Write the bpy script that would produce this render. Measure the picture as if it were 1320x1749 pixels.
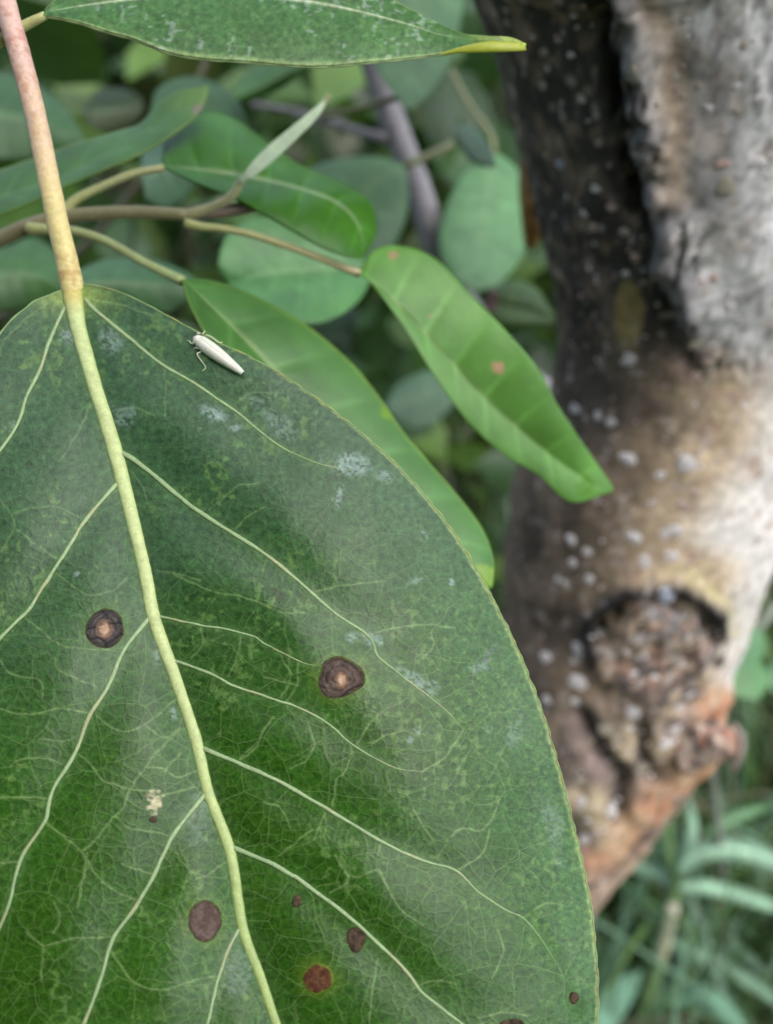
import bpy, math, random
import numpy as np
from mathutils import Vector

for o in list(bpy.data.objects):
    bpy.data.objects.remove(o)
rng = np.random.default_rng(11)
random.seed(11)
sc = bpy.context.scene
col = sc.collection

# ------------------------------------------------------------------ camera
W, H = 1320.0, 1749.0
HFOV = math.radians(42)
F = W / 2 / math.tan(HFOV / 2)              # focal length in photo pixels
PITCH = math.radians(32)
CAM = np.array([0.0, 0.0, 0.50])
RIGHT = np.array([1.0, 0, 0])
FWD = np.array([0, math.cos(PITCH), -math.sin(PITCH)])
UP = np.array([0, math.sin(PITCH), math.cos(PITCH)])
cd = bpy.data.cameras.new('camera')
cam = bpy.data.objects.new('camera', cd)
col.objects.link(cam)
cam.location = CAM
cam.rotation_euler = (math.radians(90) - PITCH, 0, 0)
cd.sensor_fit = 'HORIZONTAL'
cd.sensor_width = 36
cd.lens = 18 / math.tan(HFOV / 2)
cd.clip_start = 0.005
cd.clip_end = 500
cd.dof.use_dof = True
cd.dof.focus_distance = 0.0785
cd.dof.aperture_fstop = cd.lens / 1.35       # 1.35 mm pupil, a phone lens close up
sc.camera = cam

# ------------------------------------------------------------------ light: bright overcast, open sky to the right
SUN_EL, SUN_AZ = math.radians(58), math.radians(148)   # azimuth clockwise from +Y
sunv = Vector((math.sin(SUN_AZ) * math.cos(SUN_EL), math.cos(SUN_AZ) * math.cos(SUN_EL), math.sin(SUN_EL)))
wd = bpy.data.worlds.new('World')
sc.world = wd
wd.use_nodes = True
nt = wd.node_tree
nt.nodes.clear()
sky = nt.nodes.new('ShaderNodeTexSky')
sky.sky_type = 'NISHITA'
sky.sun_disc = False
sky.sun_elevation = SUN_EL
sky.sun_rotation = SUN_AZ
sky.dust_density = 2.0
sky.air_density = 1.0
sky.ozone_density = 1.0
hs = nt.nodes.new('ShaderNodeHueSaturation')
hs.inputs['Saturation'].default_value = 0.68          # cloud veil
bg = nt.nodes.new('ShaderNodeBackground')
bg.inputs['Strength'].default_value = 0.15
wo = nt.nodes.new('ShaderNodeOutputWorld')
nt.links.new(sky.outputs[0], hs.inputs['Color'])
nt.links.new(hs.outputs[0], bg.inputs['Color'])
nt.links.new(bg.outputs[0], wo.inputs[0])
sd = bpy.data.lights.new('sun', 'SUN')
sd.energy = 1.4
sd.angle = math.radians(85)
sd.color = (1.0, 0.97, 0.92)
so = bpy.data.objects.new('sun', sd)
col.objects.link(so)
so.rotation_euler = (-sunv).to_track_quat('-Z', 'Y').to_euler()
so.location = sunv * 5
sc.view_settings.view_transform = 'Standard'
sc.view_settings.look = 'None'
sc.view_settings.gamma = 1
sc.view_settings.exposure = 1.3
sc.view_settings.use_curve_mapping = False
sc.cycles.max_bounces = 8
sc.cycles.transparent_max_bounces = 4

# ------------------------------------------------------------------ helpers
def A(*a):
    return np.array(a, float)

def P(x, y, d):
    """point seen at photo pixel (x, y), d metres in front of the lens"""
    x = np.asarray(x, float)[..., None]; y = np.asarray(y, float)[..., None]; d = np.asarray(d, float)[..., None]
    return CAM + d * (FWD + (x - W / 2) / F * RIGHT + (H / 2 - y) / F * UP)

def proj(V):
    r = V - CAM
    d = r @ FWD
    return W / 2 + F * (r @ RIGHT) / d, H / 2 - F * (r @ UP) / d, d

def lin(r, g, b):
    c = np.array([r, g, b], float) / 255
    return np.where(c <= 0.04045, c / 12.92, ((c + 0.055) / 1.055) ** 2.4)

_T = np.random.default_rng(5).permutation(256)
_T = np.concatenate([_T, _T, _T])
_R = np.random.default_rng(6).random(1024)

def vn(p):
    i = np.floor(p).astype(np.int64); f = p - i
    f = f * f * (3 - 2 * f); i &= 255
    out = 0
    for dx in (0, 1):
        wx = f[:, 0] if dx else 1 - f[:, 0]
        a = _T[(i[:, 0] + dx) & 255]
        for dy in (0, 1):
            wy = f[:, 1] if dy else 1 - f[:, 1]
            b = _T[(a + i[:, 1] + dy) & 255]
            for dz in (0, 1):
                wz = f[:, 2] if dz else 1 - f[:, 2]
                out = out + wx * wy * wz * _R[_T[(b + i[:, 2] + dz) & 255]]
    return out

def fbm(p, n=4, gain=0.5):
    s, a, t = 0, 1.0, 0
    p = np.asarray(p, float)
    for k in range(n):
        s = s + a * vn(p + 17.3 * k); t += a; a *= gain; p = p * 2.03
    return s / t

def sst(a, b, x):
    t = np.clip((x - a) / (b - a), 0, 1)
    return t * t * (3 - 2 * t)

def mixc(c, d, m):
    return c + (np.asarray(d) - c) * m[:, None]

def catmull(pts, n):
    """n points on a smooth curve through pts, evenly spaced by chord"""
    p = np.asarray(pts, float)
    q = np.vstack([2 * p[0] - p[1], p, 2 * p[-1] - p[-2]])
    seg = len(p) - 1
    t = np.linspace(0, seg, max(8 * seg + 1, 4 * n))
    k = np.minimum(t.astype(int), seg - 1); f = (t - k)[:, None]
    a, b, c, e = q[k], q[k + 1], q[k + 2], q[k + 3]
    r = 0.5 * (2 * b + (c - a) * f + (2 * a - 5 * b + 4 * c - e) * f ** 2 + (3 * b - a - 3 * c + e) * f ** 3)
    L = np.r_[0, np.cumsum(np.linalg.norm(np.diff(r[:, :min(3, r.shape[1])], axis=0), axis=1))]
    u = np.linspace(0, L[-1], n)
    return np.stack([np.interp(u, L, r[:, j]) for j in range(r.shape[1])], 1)

def pdist(x, y, poly, reach=None):
    """distance from points to a polyline (2-D), and the fraction along it"""
    poly = np.asarray(poly, float)
    best = np.full(x.shape, 1e9); frac = np.zeros(x.shape)
    n = len(poly) - 1
    if reach is not None:
        m = (x > poly[:, 0].min() - reach) & (x < poly[:, 0].max() + reach) & (y > poly[:, 1].min() - reach) & (y < poly[:, 1].max() + reach)
        if m.any():
            b, f = pdist(x[m], y[m], poly)
            best[m] = b; frac[m] = f
        return best, frac
    for k in range(n):
        ax, ay = poly[k, :2]; bx, by = poly[k + 1, :2]
        dx, dy = bx - ax, by - ay
        t = np.clip(((x - ax) * dx + (y - ay) * dy) / (dx * dx + dy * dy + 1e-12), 0, 1)
        d = np.hypot(x - ax - t * dx, y - ay - t * dy)
        m = d < best
        best[m] = d[m]; frac[m] = (k + t[m]) / n
    return best, frac

def grid_faces(r, c, wrap=False):
    i = np.arange(r - 1)[:, None]; j = np.arange(c if wrap else c - 1)[None, :]
    k = (j + 1) % c
    return np.stack([i * c + j, i * c + k, (i + 1) * c + k, (i + 1) * c + j], -1).reshape(-1, 4)

ORG = {}

def mesh_data(name, V, Fq, attrs=None, smooth=True):
    me = bpy.data.meshes.new(name)
    Fq = np.asarray(Fq)
    me.vertices.add(len(V)); me.vertices.foreach_set('co', np.asarray(V, np.float32).ravel())
    k = Fq.shape[1]
    me.loops.add(Fq.size); me.loops.foreach_set('vertex_index', Fq.astype(np.int32).ravel())
    me.polygons.add(len(Fq))
    me.polygons.foreach_set('loop_start', np.arange(0, Fq.size, k, dtype=np.int32))
    me.polygons.foreach_set('loop_total', np.full(len(Fq), k, np.int32))
    me.update(calc_edges=True)
    if smooth:
        me.polygons.foreach_set('use_smooth', np.ones(len(Fq), bool))
    for nme, a in (attrs or {}).items():
        a = np.asarray(a, np.float32)
        if a.ndim == 1:
            me.attributes.new(nme, 'FLOAT', 'POINT').data.foreach_set('value', a)
        elif nme == 'flat':
            me.attributes.new(nme, 'FLOAT_VECTOR', 'POINT').data.foreach_set('vector', a.ravel())
        else:
            me.attributes.new(nme, 'FLOAT_COLOR', 'POINT').data.foreach_set('color', np.c_[a, np.ones(len(a), np.float32)].ravel())
    me.validate()
    return me

def part(name, V, Fq, mat, parent=None, attrs=None, smooth=True, origin=None, label=None):
    V = np.asarray(V, float)
    org = np.asarray(origin, float) if origin is not None else V.mean(0)
    me = mesh_data(name, V - org, Fq, attrs, smooth)
    me.materials.append(mat)
    o = bpy.data.objects.new(name, me)
    col.objects.link(o)
    if parent is not None:
        o.parent = parent
        o.location = org - ORG[parent.name]
    else:
        o.location = org
    ORG[o.name] = org
    if label:
        o['label'] = label
    return o

def thing(name, label, cat, loc, group=None):
    o = bpy.data.objects.new(name, None)
    col.objects.link(o)
    o.empty_display_size = 0.01
    o.location = loc
    ORG[o.name] = np.asarray(loc, float)
    o['label'] = label; o['category'] = cat
    if group:
        o['group'] = group
    return o

def solid(o, t):
    m = o.modifiers.new('thickness', 'SOLIDIFY'); m.thickness = t; m.offset = -1
    return o

def tube_raw(pts, rad, n=12, step=None, flat=None, rough=0.0, seed=0):
    """tube through 3-D pts; flat = (normal, factor) squashes it"""
    pts = np.asarray(pts, float); rad = np.asarray(rad, float)
    m = step or max(2, 6 * (len(pts) - 1))
    d = catmull(np.c_[pts, rad], m)
    c, r = d[:, :3], d[:, 3]
    t = np.gradient(c, axis=0); t /= np.linalg.norm(t, axis=1)[:, None] + 1e-12
    ref = flat[0] if flat is not None else A(0.21, -0.9, 0.37)
    a = np.cross(t, ref); a /= np.linalg.norm(a, axis=1)[:, None] + 1e-12
    b = np.cross(a, t)
    k = flat[1] if flat is not None else 1.0
    th = np.linspace(0, 2 * math.pi, n, endpoint=False)
    V = c[:, None] + r[:, None, None] * (np.cos(th)[None, :, None] * a[:, None] + k * np.sin(th)[None, :, None] * b[:, None])
    if rough:
        nz = fbm(V.reshape(-1, 3) / (r.mean() * 1.2) + seed, 3).reshape(V.shape[:2]) - 0.5
        V = c[:, None] + (V - c[:, None]) * (1 + rough * nz[..., None] * 2)
    Fq = grid_faces(m, n, True)
    V = V.reshape(-1, 3)
    # end caps as small cones
    V = np.vstack([V, c[:1] - t[:1] * r[0] * 0.3, c[-1:] + t[-1:] * r[-1] * 0.3])
    j = np.arange(n)
    k2 = (j + 1) % n
    c0 = np.stack([np.full(n, m * n), k2, j, j], 1)
    c1 = np.stack([np.full(n, m * n + 1), (m - 1) * n + j, (m - 1) * n + k2, (m - 1) * n + k2], 1)
    tt = np.r_[np.repeat(np.linspace(0, 1, m), n), 0, 1]
    return V, Fq, c0[:, :3], c1[:, :3], tt

def tube(name, pts, rad, mat, parent=None, n=12, step=None, flat=None, colf=None, rough=0.0, seed=0, label=None):
    V, Fq, c0, c1, tt = tube_raw(pts, rad, n, step, flat, rough, seed)
    tri = np.vstack([Fq[:, [0, 1, 2]], Fq[:, [0, 2, 3]], c0, c1])
    attrs = {}
    if colf is not None:
        attrs['col'] = colf(V, tt)
    return part(name, V, tri, mat, parent, attrs, label=label)

# ------------------------------------------------------------------ materials
def nodes(name):
    m = bpy.data.materials.new(name)
    m.use_nodes = True
    t = m.node_tree
    t.nodes.clear()
    out = t.nodes.new('ShaderNodeOutputMaterial')
    return m, t, out

def N(t, kind, **kw):
    n = t.nodes.new(kind)
    for k, v in kw.items():
        if k.startswith('_'):
            setattr(n, k[1:], v)
        else:
            key = int(k[1:]) if k[0] == 'i' and k[1:].isdigit() else k.replace('__', ' ')
            n.inputs[key].default_value = v
    return n

def attr_mat(name, rough=0.5, spec=0.5, trans=0.0, transcol=1.0, nscale=400.0, namp=0.25, bump=0.0, bscale=2000.0, sheen=0.0, coat=0.0):
    """colour from the point attribute 'col', grain from noise, optional light through the blade"""
    m, t, out = nodes(name)
    at = N(t, 'ShaderNodeAttribute', _attribute_name='col')
    tc = N(t, 'ShaderNodeTexCoord')
    nz = N(t, 'ShaderNodeTexNoise', Scale=nscale, Detail=5.0)
    t.links.new(tc.outputs['Object'], nz.inputs['Vector'])
    mr = N(t, 'ShaderNodeMapRange', i1=0.25, i2=0.75, i3=1 - namp, i4=1 + namp)
    t.links.new(nz.outputs['Fac'], mr.inputs[0])
    mul = N(t, 'ShaderNodeVectorMath', _operation='SCALE')
    t.links.new(at.outputs['Color'], mul.inputs[0]); t.links.new(mr.outputs[0], mul.inputs['Scale'])
    bs = N(t, 'ShaderNodeBsdfPrincipled', Roughness=rough)
    bs.inputs['Specular IOR Level'].default_value = spec
    bs.inputs['Sheen Weight'].default_value = sheen
    bs.inputs['Coat Weight'].default_value = coat
    t.links.new(mul.outputs[0], bs.inputs['Base Color'])
    if bump:
        nb = N(t, 'ShaderNodeTexNoise', Scale=bscale, Detail=4.0)
        t.links.new(tc.outputs['Object'], nb.inputs['Vector'])
        bp = N(t, 'ShaderNodeBump', Strength=1.0, Distance=bump)
        t.links.new(nb.outputs['Fac'], bp.inputs['Height'])
        t.links.new(bp.outputs[0], bs.inputs['Normal'])
    if trans:
        tr = N(t, 'ShaderNodeBsdfTranslucent')
        g = N(t, 'ShaderNodeVectorMath', _operation='MULTIPLY')
        g.inputs[1].default_value = (1.5 * transcol, 1.6 * transcol, 0.5 * transcol)
        t.links.new(mul.outputs[0], g.inputs[0]); t.links.new(g.outputs[0], tr.inputs[0])
        mx = N(t, 'ShaderNodeMixShader', i0=trans)
        t.links.new(bs.outputs[0], mx.inputs[1]); t.links.new(tr.outputs[0], mx.inputs[2])
        t.links.new(mx.outputs[0], out.inputs[0])
    else:
        t.links.new(bs.outputs[0], out.inputs[0])
    return m

def blade_mat():
    m, t, out = nodes('poplar_blade')
    L = t.links.new
    c = N(t, 'ShaderNodeAttribute', _attribute_name='col')
    fl = N(t, 'ShaderNodeAttribute', _attribute_name='flat')
    net = N(t, 'ShaderNodeAttribute', _attribute_name='net')
    gl = N(t, 'ShaderNodeAttribute', _attribute_name='gloss')
    wn = N(t, 'ShaderNodeTexNoise', Scale=1.6, Detail=3.0)
    L(fl.outputs['Vector'], wn.inputs['Vector'])
    sub = N(t, 'ShaderNodeVectorMath', _operation='SUBTRACT'); sub.inputs[1].default_value = (.5, .5, .5)
    L(wn.outputs['Color'], sub.inputs[0])
    scl = N(t, 'ShaderNodeVectorMath', _operation='SCALE', Scale=0.22)
    L(sub.outputs[0], scl.inputs[0])
    add = N(t, 'ShaderNodeVectorMath', _operation='ADD')
    L(fl.outputs['Vector'], add.inputs[0]); L(scl.outputs[0], add.inputs[1])
    def vor(scale, width):
        v = N(t, 'ShaderNodeTexVoronoi', _feature='DISTANCE_TO_EDGE', _voronoi_dimensions='2D', Scale=scale)
        L(add.outputs[0], v.inputs['Vector'])
        r = N(t, 'ShaderNodeMapRange', _interpolation_type='SMOOTHSTEP', i1=0.0, i2=width, i3=1.0, i4=0.0)
        L(v.outputs['Distance'], r.inputs[0])
        return v, r
    v1, m1 = vor(100 / 80, 0.014)
    v2, m2 = vor(100 / 24, 0.036)
    v3, m3 = vor(100 / 10, 0.12)
    def math_(op, a, b):
        n = N(t, 'ShaderNodeMath', _operation=op)
        for k, x in enumerate((a, b)):
            if isinstance(x, (int, float)):
                n.inputs[k].default_value = x
            else:
                L(x, n.inputs[k])
        return n.outputs[0]
    # veinlets come and go
    fn = N(t, 'ShaderNodeTexNoise', Scale=1.3, Detail=4.0)
    L(fl.outputs['Vector'], fn.inputs['Vector'])
    fr = N(t, 'ShaderNodeMapRange', i1=0.36, i2=0.6, i3=0.55, i4=1.0); L(fn.outputs['Fac'], fr.inputs[0])
    fn2 = N(t, 'ShaderNodeTexNoise', Scale=4.5, Detail=3.0)
    L(fl.outputs['Vector'], fn2.inputs['Vector'])
    fr2 = N(t, 'ShaderNodeMapRange', i1=0.38, i2=0.6, i3=0.0, i4=1.0); L(fn2.outputs['Fac'], fr2.inputs[0])
    a1 = math_('MULTIPLY', m1.outputs[0], 0.34)
    a2 = math_('MULTIPLY', math_('MULTIPLY', m2.outputs[0], fr.outputs[0]), 0.32)
    a3 = math_('MULTIPLY', math_('MULTIPLY', m3.outputs[0], fr2.outputs[0]), 0.10)
    line = math_('MAXIMUM', math_('MAXIMUM', a1, a2), a3)
    fac = math_('MULTIPLY', line, net.outputs['Fac'])
    g1 = N(t, 'ShaderNodeTexNoise', Scale=9.0, Detail=6.0, Roughness=0.65); L(fl.outputs['Vector'], g1.inputs['Vector'])
    gr = N(t, 'ShaderNodeMapRange', i1=0.3, i2=0.7, i3=0.5, i4=1.5); L(g1.outputs['Fac'], gr.inputs[0])
    base = N(t, 'ShaderNodeVectorMath', _operation='SCALE')
    L(c.outputs['Color'], base.inputs[0]); L(gr.outputs[0], base.inputs['Scale'])
    mix = N(t, 'ShaderNodeMix', _data_type='RGBA')
    L(fac, mix.inputs['Factor']); L(base.outputs[0], mix.inputs['A'])
    mix.inputs['B'].default_value = (0.23, 0.33, 0.12, 1)
    bs = N(t, 'ShaderNodeBsdfPrincipled')
    bs.inputs['Specular IOR Level'].default_value = 0.30
    L(mix.outputs['Result'], bs.inputs['Base Color'])
    # leathery relief: cells of the net stand proud, fine wrinkles between
    w1 = N(t, 'ShaderNodeTexNoise', Scale=14.0, Detail=5.0, Roughness=0.6); L(add.outputs[0], w1.inputs['Vector'])
    w2 = N(t, 'ShaderNodeTexNoise', Scale=34.0, Detail=3.0, Roughness=0.6); L(fl.outputs['Vector'], w2.inputs['Vector'])
    d2 = N(t, 'ShaderNodeMapRange', i1=0.0, i2=0.22, i3=0.0, i4=1.0, _interpolation_type='SMOOTHSTEP'); L(v2.outputs['Distance'], d2.inputs[0])
    d3 = N(t, 'ShaderNodeMapRange', i1=0.0, i2=0.3, i3=0.0, i4=1.0, _interpolation_type='SMOOTHSTEP'); L(v3.outputs['Distance'], d3.inputs[0])
    d1 = N(t, 'ShaderNodeMapRange', i1=0.0, i2=0.10, i3=0.0, i4=1.0, _interpolation_type='SMOOTHSTEP'); L(v1.outputs['Distance'], d1.inputs[0])
    hgt = math_('ADD', math_('ADD', math_('MULTIPLY', d2.outputs[0], 0.45), math_('MULTIPLY', d3.outputs[0], 0.18)),
                math_('ADD', math_('MULTIPLY', d1.outputs[0], 0.35), math_('ADD', math_('MULTIPLY', w1.outputs['Fac'], 0.55), math_('MULTIPLY', w2.outputs['Fac'], 0.9))))
    bp = N(t, 'ShaderNodeBump', Strength=0.6, Distance=0.00003)
    L(hgt, bp.inputs['Height']); L(bp.outputs[0], bs.inputs['Normal'])
    rn = N(t, 'ShaderNodeTexNoise', Scale=2.2, Detail=5.0); L(fl.outputs['Vector'], rn.inputs['Vector'])
    rr = N(t, 'ShaderNodeMapRange', i1=0.3, i2=0.7, i3=-0.07, i4=0.07); L(rn.outputs['Fac'], rr.inputs[0])
    L(math_('ADD', gl.outputs['Fac'], rr.outputs[0]), bs.inputs['Roughness'])
    tr = N(t, 'ShaderNodeBsdfTranslucent')
    g = N(t, 'ShaderNodeVectorMath', _operation='MULTIPLY'); g.inputs[1].default_value = (1.4, 1.6, 0.5)
    L(mix.outputs['Result'], g.inputs[0]); L(g.outputs[0], tr.inputs[0])
    mx = N(t, 'ShaderNodeMixShader', i0=0.08)
    L(bs.outputs[0], mx.inputs[1]); L(tr.outputs[0], mx.inputs[2]); L(mx.outputs[0], out.inputs[0])
    return m

M_BLADE = blade_mat()
M_LEAF = attr_mat('leaf_blade', 0.36, 0.38, 0.26, 1.0, 300, 0.18, 0.00006, 1500)
M_STEM = attr_mat('stem_skin', 0.5, 0.45, 0, 1, 2500, 0.16, 0.00005, 6000, sheen=0.15)
M_VEIN = attr_mat('vein_skin', 0.45, 0.5, 0, 1, 4000, 0.14, 0.00004, 9000)
M_BARK = attr_mat('trunk_bark', 0.75, 0.3, 0, 1, 700, 0.35, 0.0003, 420)
M_LICHEN = attr_mat('lichen_crust', 0.85, 0.2, 0, 1, 900, 0.25, 0.0002, 1500)
M_SPOT = attr_mat('dead_tissue', 0.85, 0.12, 0, 1, 5000, 0.3, 0.00006, 7000)
M_GRASS = attr_mat('grass_blade', 0.42, 0.55, 0.25, 1.0, 120, 0.2)
M_INSECT = attr_mat('insect_skin', 0.42, 0.5, 0.0, 1, 6000, 0.05)
M_SHRUB = attr_mat('shrub_leaf', 0.42, 0.55, 0.2, 1.0, 60, 0.25)
M_SOIL = attr_mat('leaf_litter', 0.9, 0.2, 0, 1, 30, 0.4, 0.004, 60)

# ------------------------------------------------------------------ ground
g = 81
xs = np.sign(np.linspace(-1, 1, g)) * np.abs(np.linspace(-1, 1, g)) ** 4 * 200
X, Y = np.meshgrid(xs, xs + 0.4)
Z = (fbm(np.c_[X.ravel() * 3, Y.ravel() * 3, 0 * X.ravel()], 4) - 0.5) * 0.05
gc = mixc(np.tile(A(.045, .036, .024), (g * g, 1)), A(.03, .05, .015), sst(.4, .6, fbm(np.c_[X.ravel() * 5, Y.ravel() * 5, 3 + 0 * X.ravel()], 3)))
go = part('ground', np.c_[X.ravel(), Y.ravel(), Z], grid_faces(g, g), M_SOIL, None, {'col': gc}, origin=(0, 0, 0))
go['kind'] = 'structure'

# ------------------------------------------------------------------ the trunk
# px, py, depth, radius in px (its silhouette in the photograph)
TR = [(1170, -420, .128, 440), (1180, -180, .141, 392), (1187, 0, .150, 348), (1192, 160, .159, 315), (1193, 320, .168, 282), (1186, 480, .178, 243),
      (1168, 620, .187, 219), (1138, 730, .194, 216), (1108, 830, .200, 222), (1082, 950, .207, 217), (1048, 1090, .215, 200), (1012, 1230, .223, 194),
      (935, 1350, .231, 186), (850, 1460, .238, 180), (770, 1550, .244, 176), (650, 1690, .255, 172), (480, 1900, .275, 168)]
trk = np.array(TR, float)
tc3 = P(trk[:, 0], trk[:, 1], trk[:, 2])
trad = trk[:, 3] * trk[:, 2] / F
low = tc3[-1]
upz = A(.42, .30, .21, .145, .10, .068, .044, .026, .012)      # the trunk goes on above the picture
tc3 = np.vstack([tc3[0] + upz[:, None] * A(.06, .03, 1), tc3, low + A(-.012, .006, -.045), low + A(-.02, .012, -.11), A(low[0] - .025, low[1] + .02, -.03)])
trad = np.r_[trad[0] * (1 - .5 * upz), trad, trad[-1], trad[-1] * 1.08, trad[-1] * 1.35]
NR, NC = 950, 330
d4 = catmull(np.c_[tc3, trad], NR)
tcn, trr = d4[:, :3], d4[:, 3]
tt = np.gradient(tcn, axis=0); tt /= np.linalg.norm(tt, axis=1)[:, None]
toc = np.tile(A(-.3, -.95, .2), (NR, 1))
fa = toc - (toc * tt).sum(1)[:, None] * tt; fa /= np.linalg.norm(fa, axis=1)[:, None]
fb = np.cross(tt, fa)
th = np.linspace(-math.pi, math.pi, NC, endpoint=False)
nrm = (np.cos(th)[None, :, None] * fa[:, None] + np.sin(th)[None, :, None] * fb[:, None])
TV = tcn[:, None] + trr[:, None, None] * nrm
TVf = TV.reshape(-1, 3); TN = nrm.reshape(-1, 3)
bx, by, bd = proj(TVf)                        # bark map: photo coordinates of the smooth trunk
high = (bd < .06) | (by < -700) | (TVf[:, 2] > .56)
bx = np.where(high, 1250., bx); by = np.where(high, -900., by)
front = sst(-0.25, 0.1, (TN * (CAM - TVf)).sum(1) / np.linalg.norm(CAM - TVf, axis=1))
q3 = TVf * 1000
big = fbm(q3 / 18, 4) - .5
mid = fbm(q3 / 5, 4) - .5
fine = fbm(q3 / 1.6, 3) - .5
disp = 0.0034 * big + 0.0012 * mid
# cracked black ridge running down the middle of the upper trunk
ridge = [(1030, -80), (1062, 60), (1078, 160), (1086, 260), (1100, 330), (1124, 420), (1150, 500), (1180, 580), (1205, 640)]
warp = (fbm(q3 / 4, 3) - .5) * 60
rd, rf = pdist(bx + warp, by, [(x + 22, y) for x, y in ridge])
fd, ff = pdist(bx + warp * .8, by, [(x - 14, y) for x, y in ridge])
rm = np.exp(-(rd / 36) ** 2) * front * (1 - sst(.8, 1, rf))
crk = np.abs(fbm(np.c_[q3[:, 0] / 5, q3[:, 1] / 5, q3[:, 2] / 13] + 3, 4) - .5)
crkm = np.exp(-(crk / .022) ** 2) * np.exp(-(rd / 55) ** 2) * front * (by < 640)
fm = np.exp(-(fd / 15) ** 2) * front * (1 - .6 * sst(.4, .9, ff))
disp += rm * (0.0024 + 0.006 * mid + .003 * fine) - fm * 0.0022 - crkm * .0014
# the knot: a crumbling collar round an old branch scar
KX, KY = 1118, 1092
ka, kb = (bx - KX) / 112, (by - KY) / 92
kr = np.hypot(ka, kb) + (fbm(q3 / 4 + 9, 3) - .5) * .35
kring = np.exp(-((kr - 1.0) / .16) ** 2) * front
kin = (1 - sst(.75, 1.0, kr)) * front
disp += kring * (.0026 + .006 * mid) + kin * (.0008 + .0028 * mid) - np.exp(-((kr - .82) / .1) ** 2) * front * .003 * (by < KY)
# lumps below it
lump = sst(1160, 1230, by) * (1 - sst(1420, 1500, by)) * front
lf = fbm(q3 / 7 + 31, 3) - .5
disp += lump * (lf * .0055 + mid * .002)
# peeled orange strip on its lower edge
od, of = pdist(bx, by, [(1218, 1200), (1204, 1262), (1166, 1330), (1110, 1390), (1058, 1440), (1005, 1490)])
om = np.exp(-(od / 38) ** 4) * front
disp += om * .0015
cd2, cf2 = pdist(bx + warp * .3, by, [(990, 1520), (1040, 1500), (1095, 1450), (1150, 1400), (1200, 1330)])
cm = np.exp(-(cd2 / 9) ** 2) * front
disp -= cm * .003
cd3, _ = pdist(bx + warp * .5, by, [(1000, 1230), (1035, 1290), (1068, 1330), (1052, 1390)])
cd4, _ = pdist(bx + warp * .4, by, [(1090, 1235), (1103, 1270), (1098, 1320), (1130, 1330)])
cm3 = np.maximum(np.exp(-(cd3 / 16) ** 2), np.exp(-(cd4 / 12) ** 2)) * front
disp -= cm3 * .003
TV2 = TVf + TN * disp[:, None]
# bark's own colour, plus some left shade and right light painted in
DARK, GREY, PALE, TAN = A(.050, .043, .038), A(.42, .405, .395), A(.68, .67, .65), A(.36, .29, .19)
n1 = fbm(q3 / 9 + 3, 4); n2 = fbm(q3 / 3 + 7, 4); n3 = fbm(q3 / 14 + 13, 3)
rx = np.interp(by, [y for x, y in ridge], [x for x, y in ridge])
side = sst(-40, 75, bx - rx + (n2 - .5) * 130)         # 0 left of the ridge, 1 right
c = np.tile(A(.16, .125, .095), (len(TVf), 1))
c = mixc(c, DARK, sst(.36, .6, n1 + .12 * (by < 560)))
c = mixc(c, A(.25, .18, .13), .7 * sst(.54, .70, n2))
grey = np.tile(GREY, (len(TVf), 1))
grey = mixc(grey, A(.20, .195, .19), .7 * sst(.48, .74, n1 + .2 * (1 - sst(0, 330, by))))
grey = mixc(grey, PALE, sst(.44, .66, n3 + .30 * sst(280, 560, by) + .1 * sst(1180, 1300, bx)))
grey = mixc(grey, A(.40, .31, .24), .6 * sst(.60, .72, n2))
ag = np.repeat(np.arange(NR) * (np.linalg.norm(np.diff(tcn, axis=0), axis=1).sum() / NR) * 1000, NC); at_ = np.tile(th, NR) * np.repeat(trr, NC) * 1000
fib = fbm(np.c_[at_ / 1.1 + 2 * n2, ag / 7, at_ * 0], 4)
grey = mixc(grey, A(.09, .09, .095), .7 * sst(.54, .66, fib) * (1 - .85 * sst(150, 420, by)))
grey = mixc(grey, A(.50, .46, .42), .6 * sst(.56, .66, fbm(np.c_[at_ / 1.6, ag / 5, at_ * 0 + 50], 3)) * (1 - .6 * sst(250, 520, by)))
grey = mixc(grey, A(.17, .16, .16), .6 * sst(.62, .72, fbm(q3 / 2.2 + 90, 3)))
up_ = 1 - sst(560, 700, by + (n1 - .5) * 200)
c = mixc(c, grey, side * up_)
# lower trunk: dark brown on the left, ochre in the middle, pale right flank
lowm = 1 - up_
lx = bx - np.interp(by, [600, 800, 950, 1100, 1300], [1080, 1010, 985, 960, 940])
lc = np.tile(A(.19, .14, .10), (len(TVf), 1))
lc = mixc(lc, A(.06, .046, .035), .8 * sst(.48, .62, n1))
lc = mixc(lc, A(.29, .215, .14), sst(-30, 110, lx + (n2 - .5) * 120))
lc = mixc(lc, A(.53, .41, .27), sst(70, 190, lx + (n1 - .5) * 120))
lc = mixc(lc, A(.70, .66, .60), sst(170, 280, lx + (n3 - .5) * 150 - 60 * sst(900, 1000, by)))
lc = mixc(lc, A(.30, .19, .14), .7 * sst(.58, .7, n2) * sst(0, 120, lx))
c = mixc(c, lc, lowm)
# brown band between the grey and the ochre
bb = np.exp(-((by - 690 - (bx - 1000) * .15) / 85) ** 2) * (1 - sst(1150, 1260, bx + (n2 - .5) * 120)) * sst(960, 1010, bx)
c = mixc(c, A(.11, .09, .075), .75 * bb * sst(.35, .6, n2))
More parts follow.
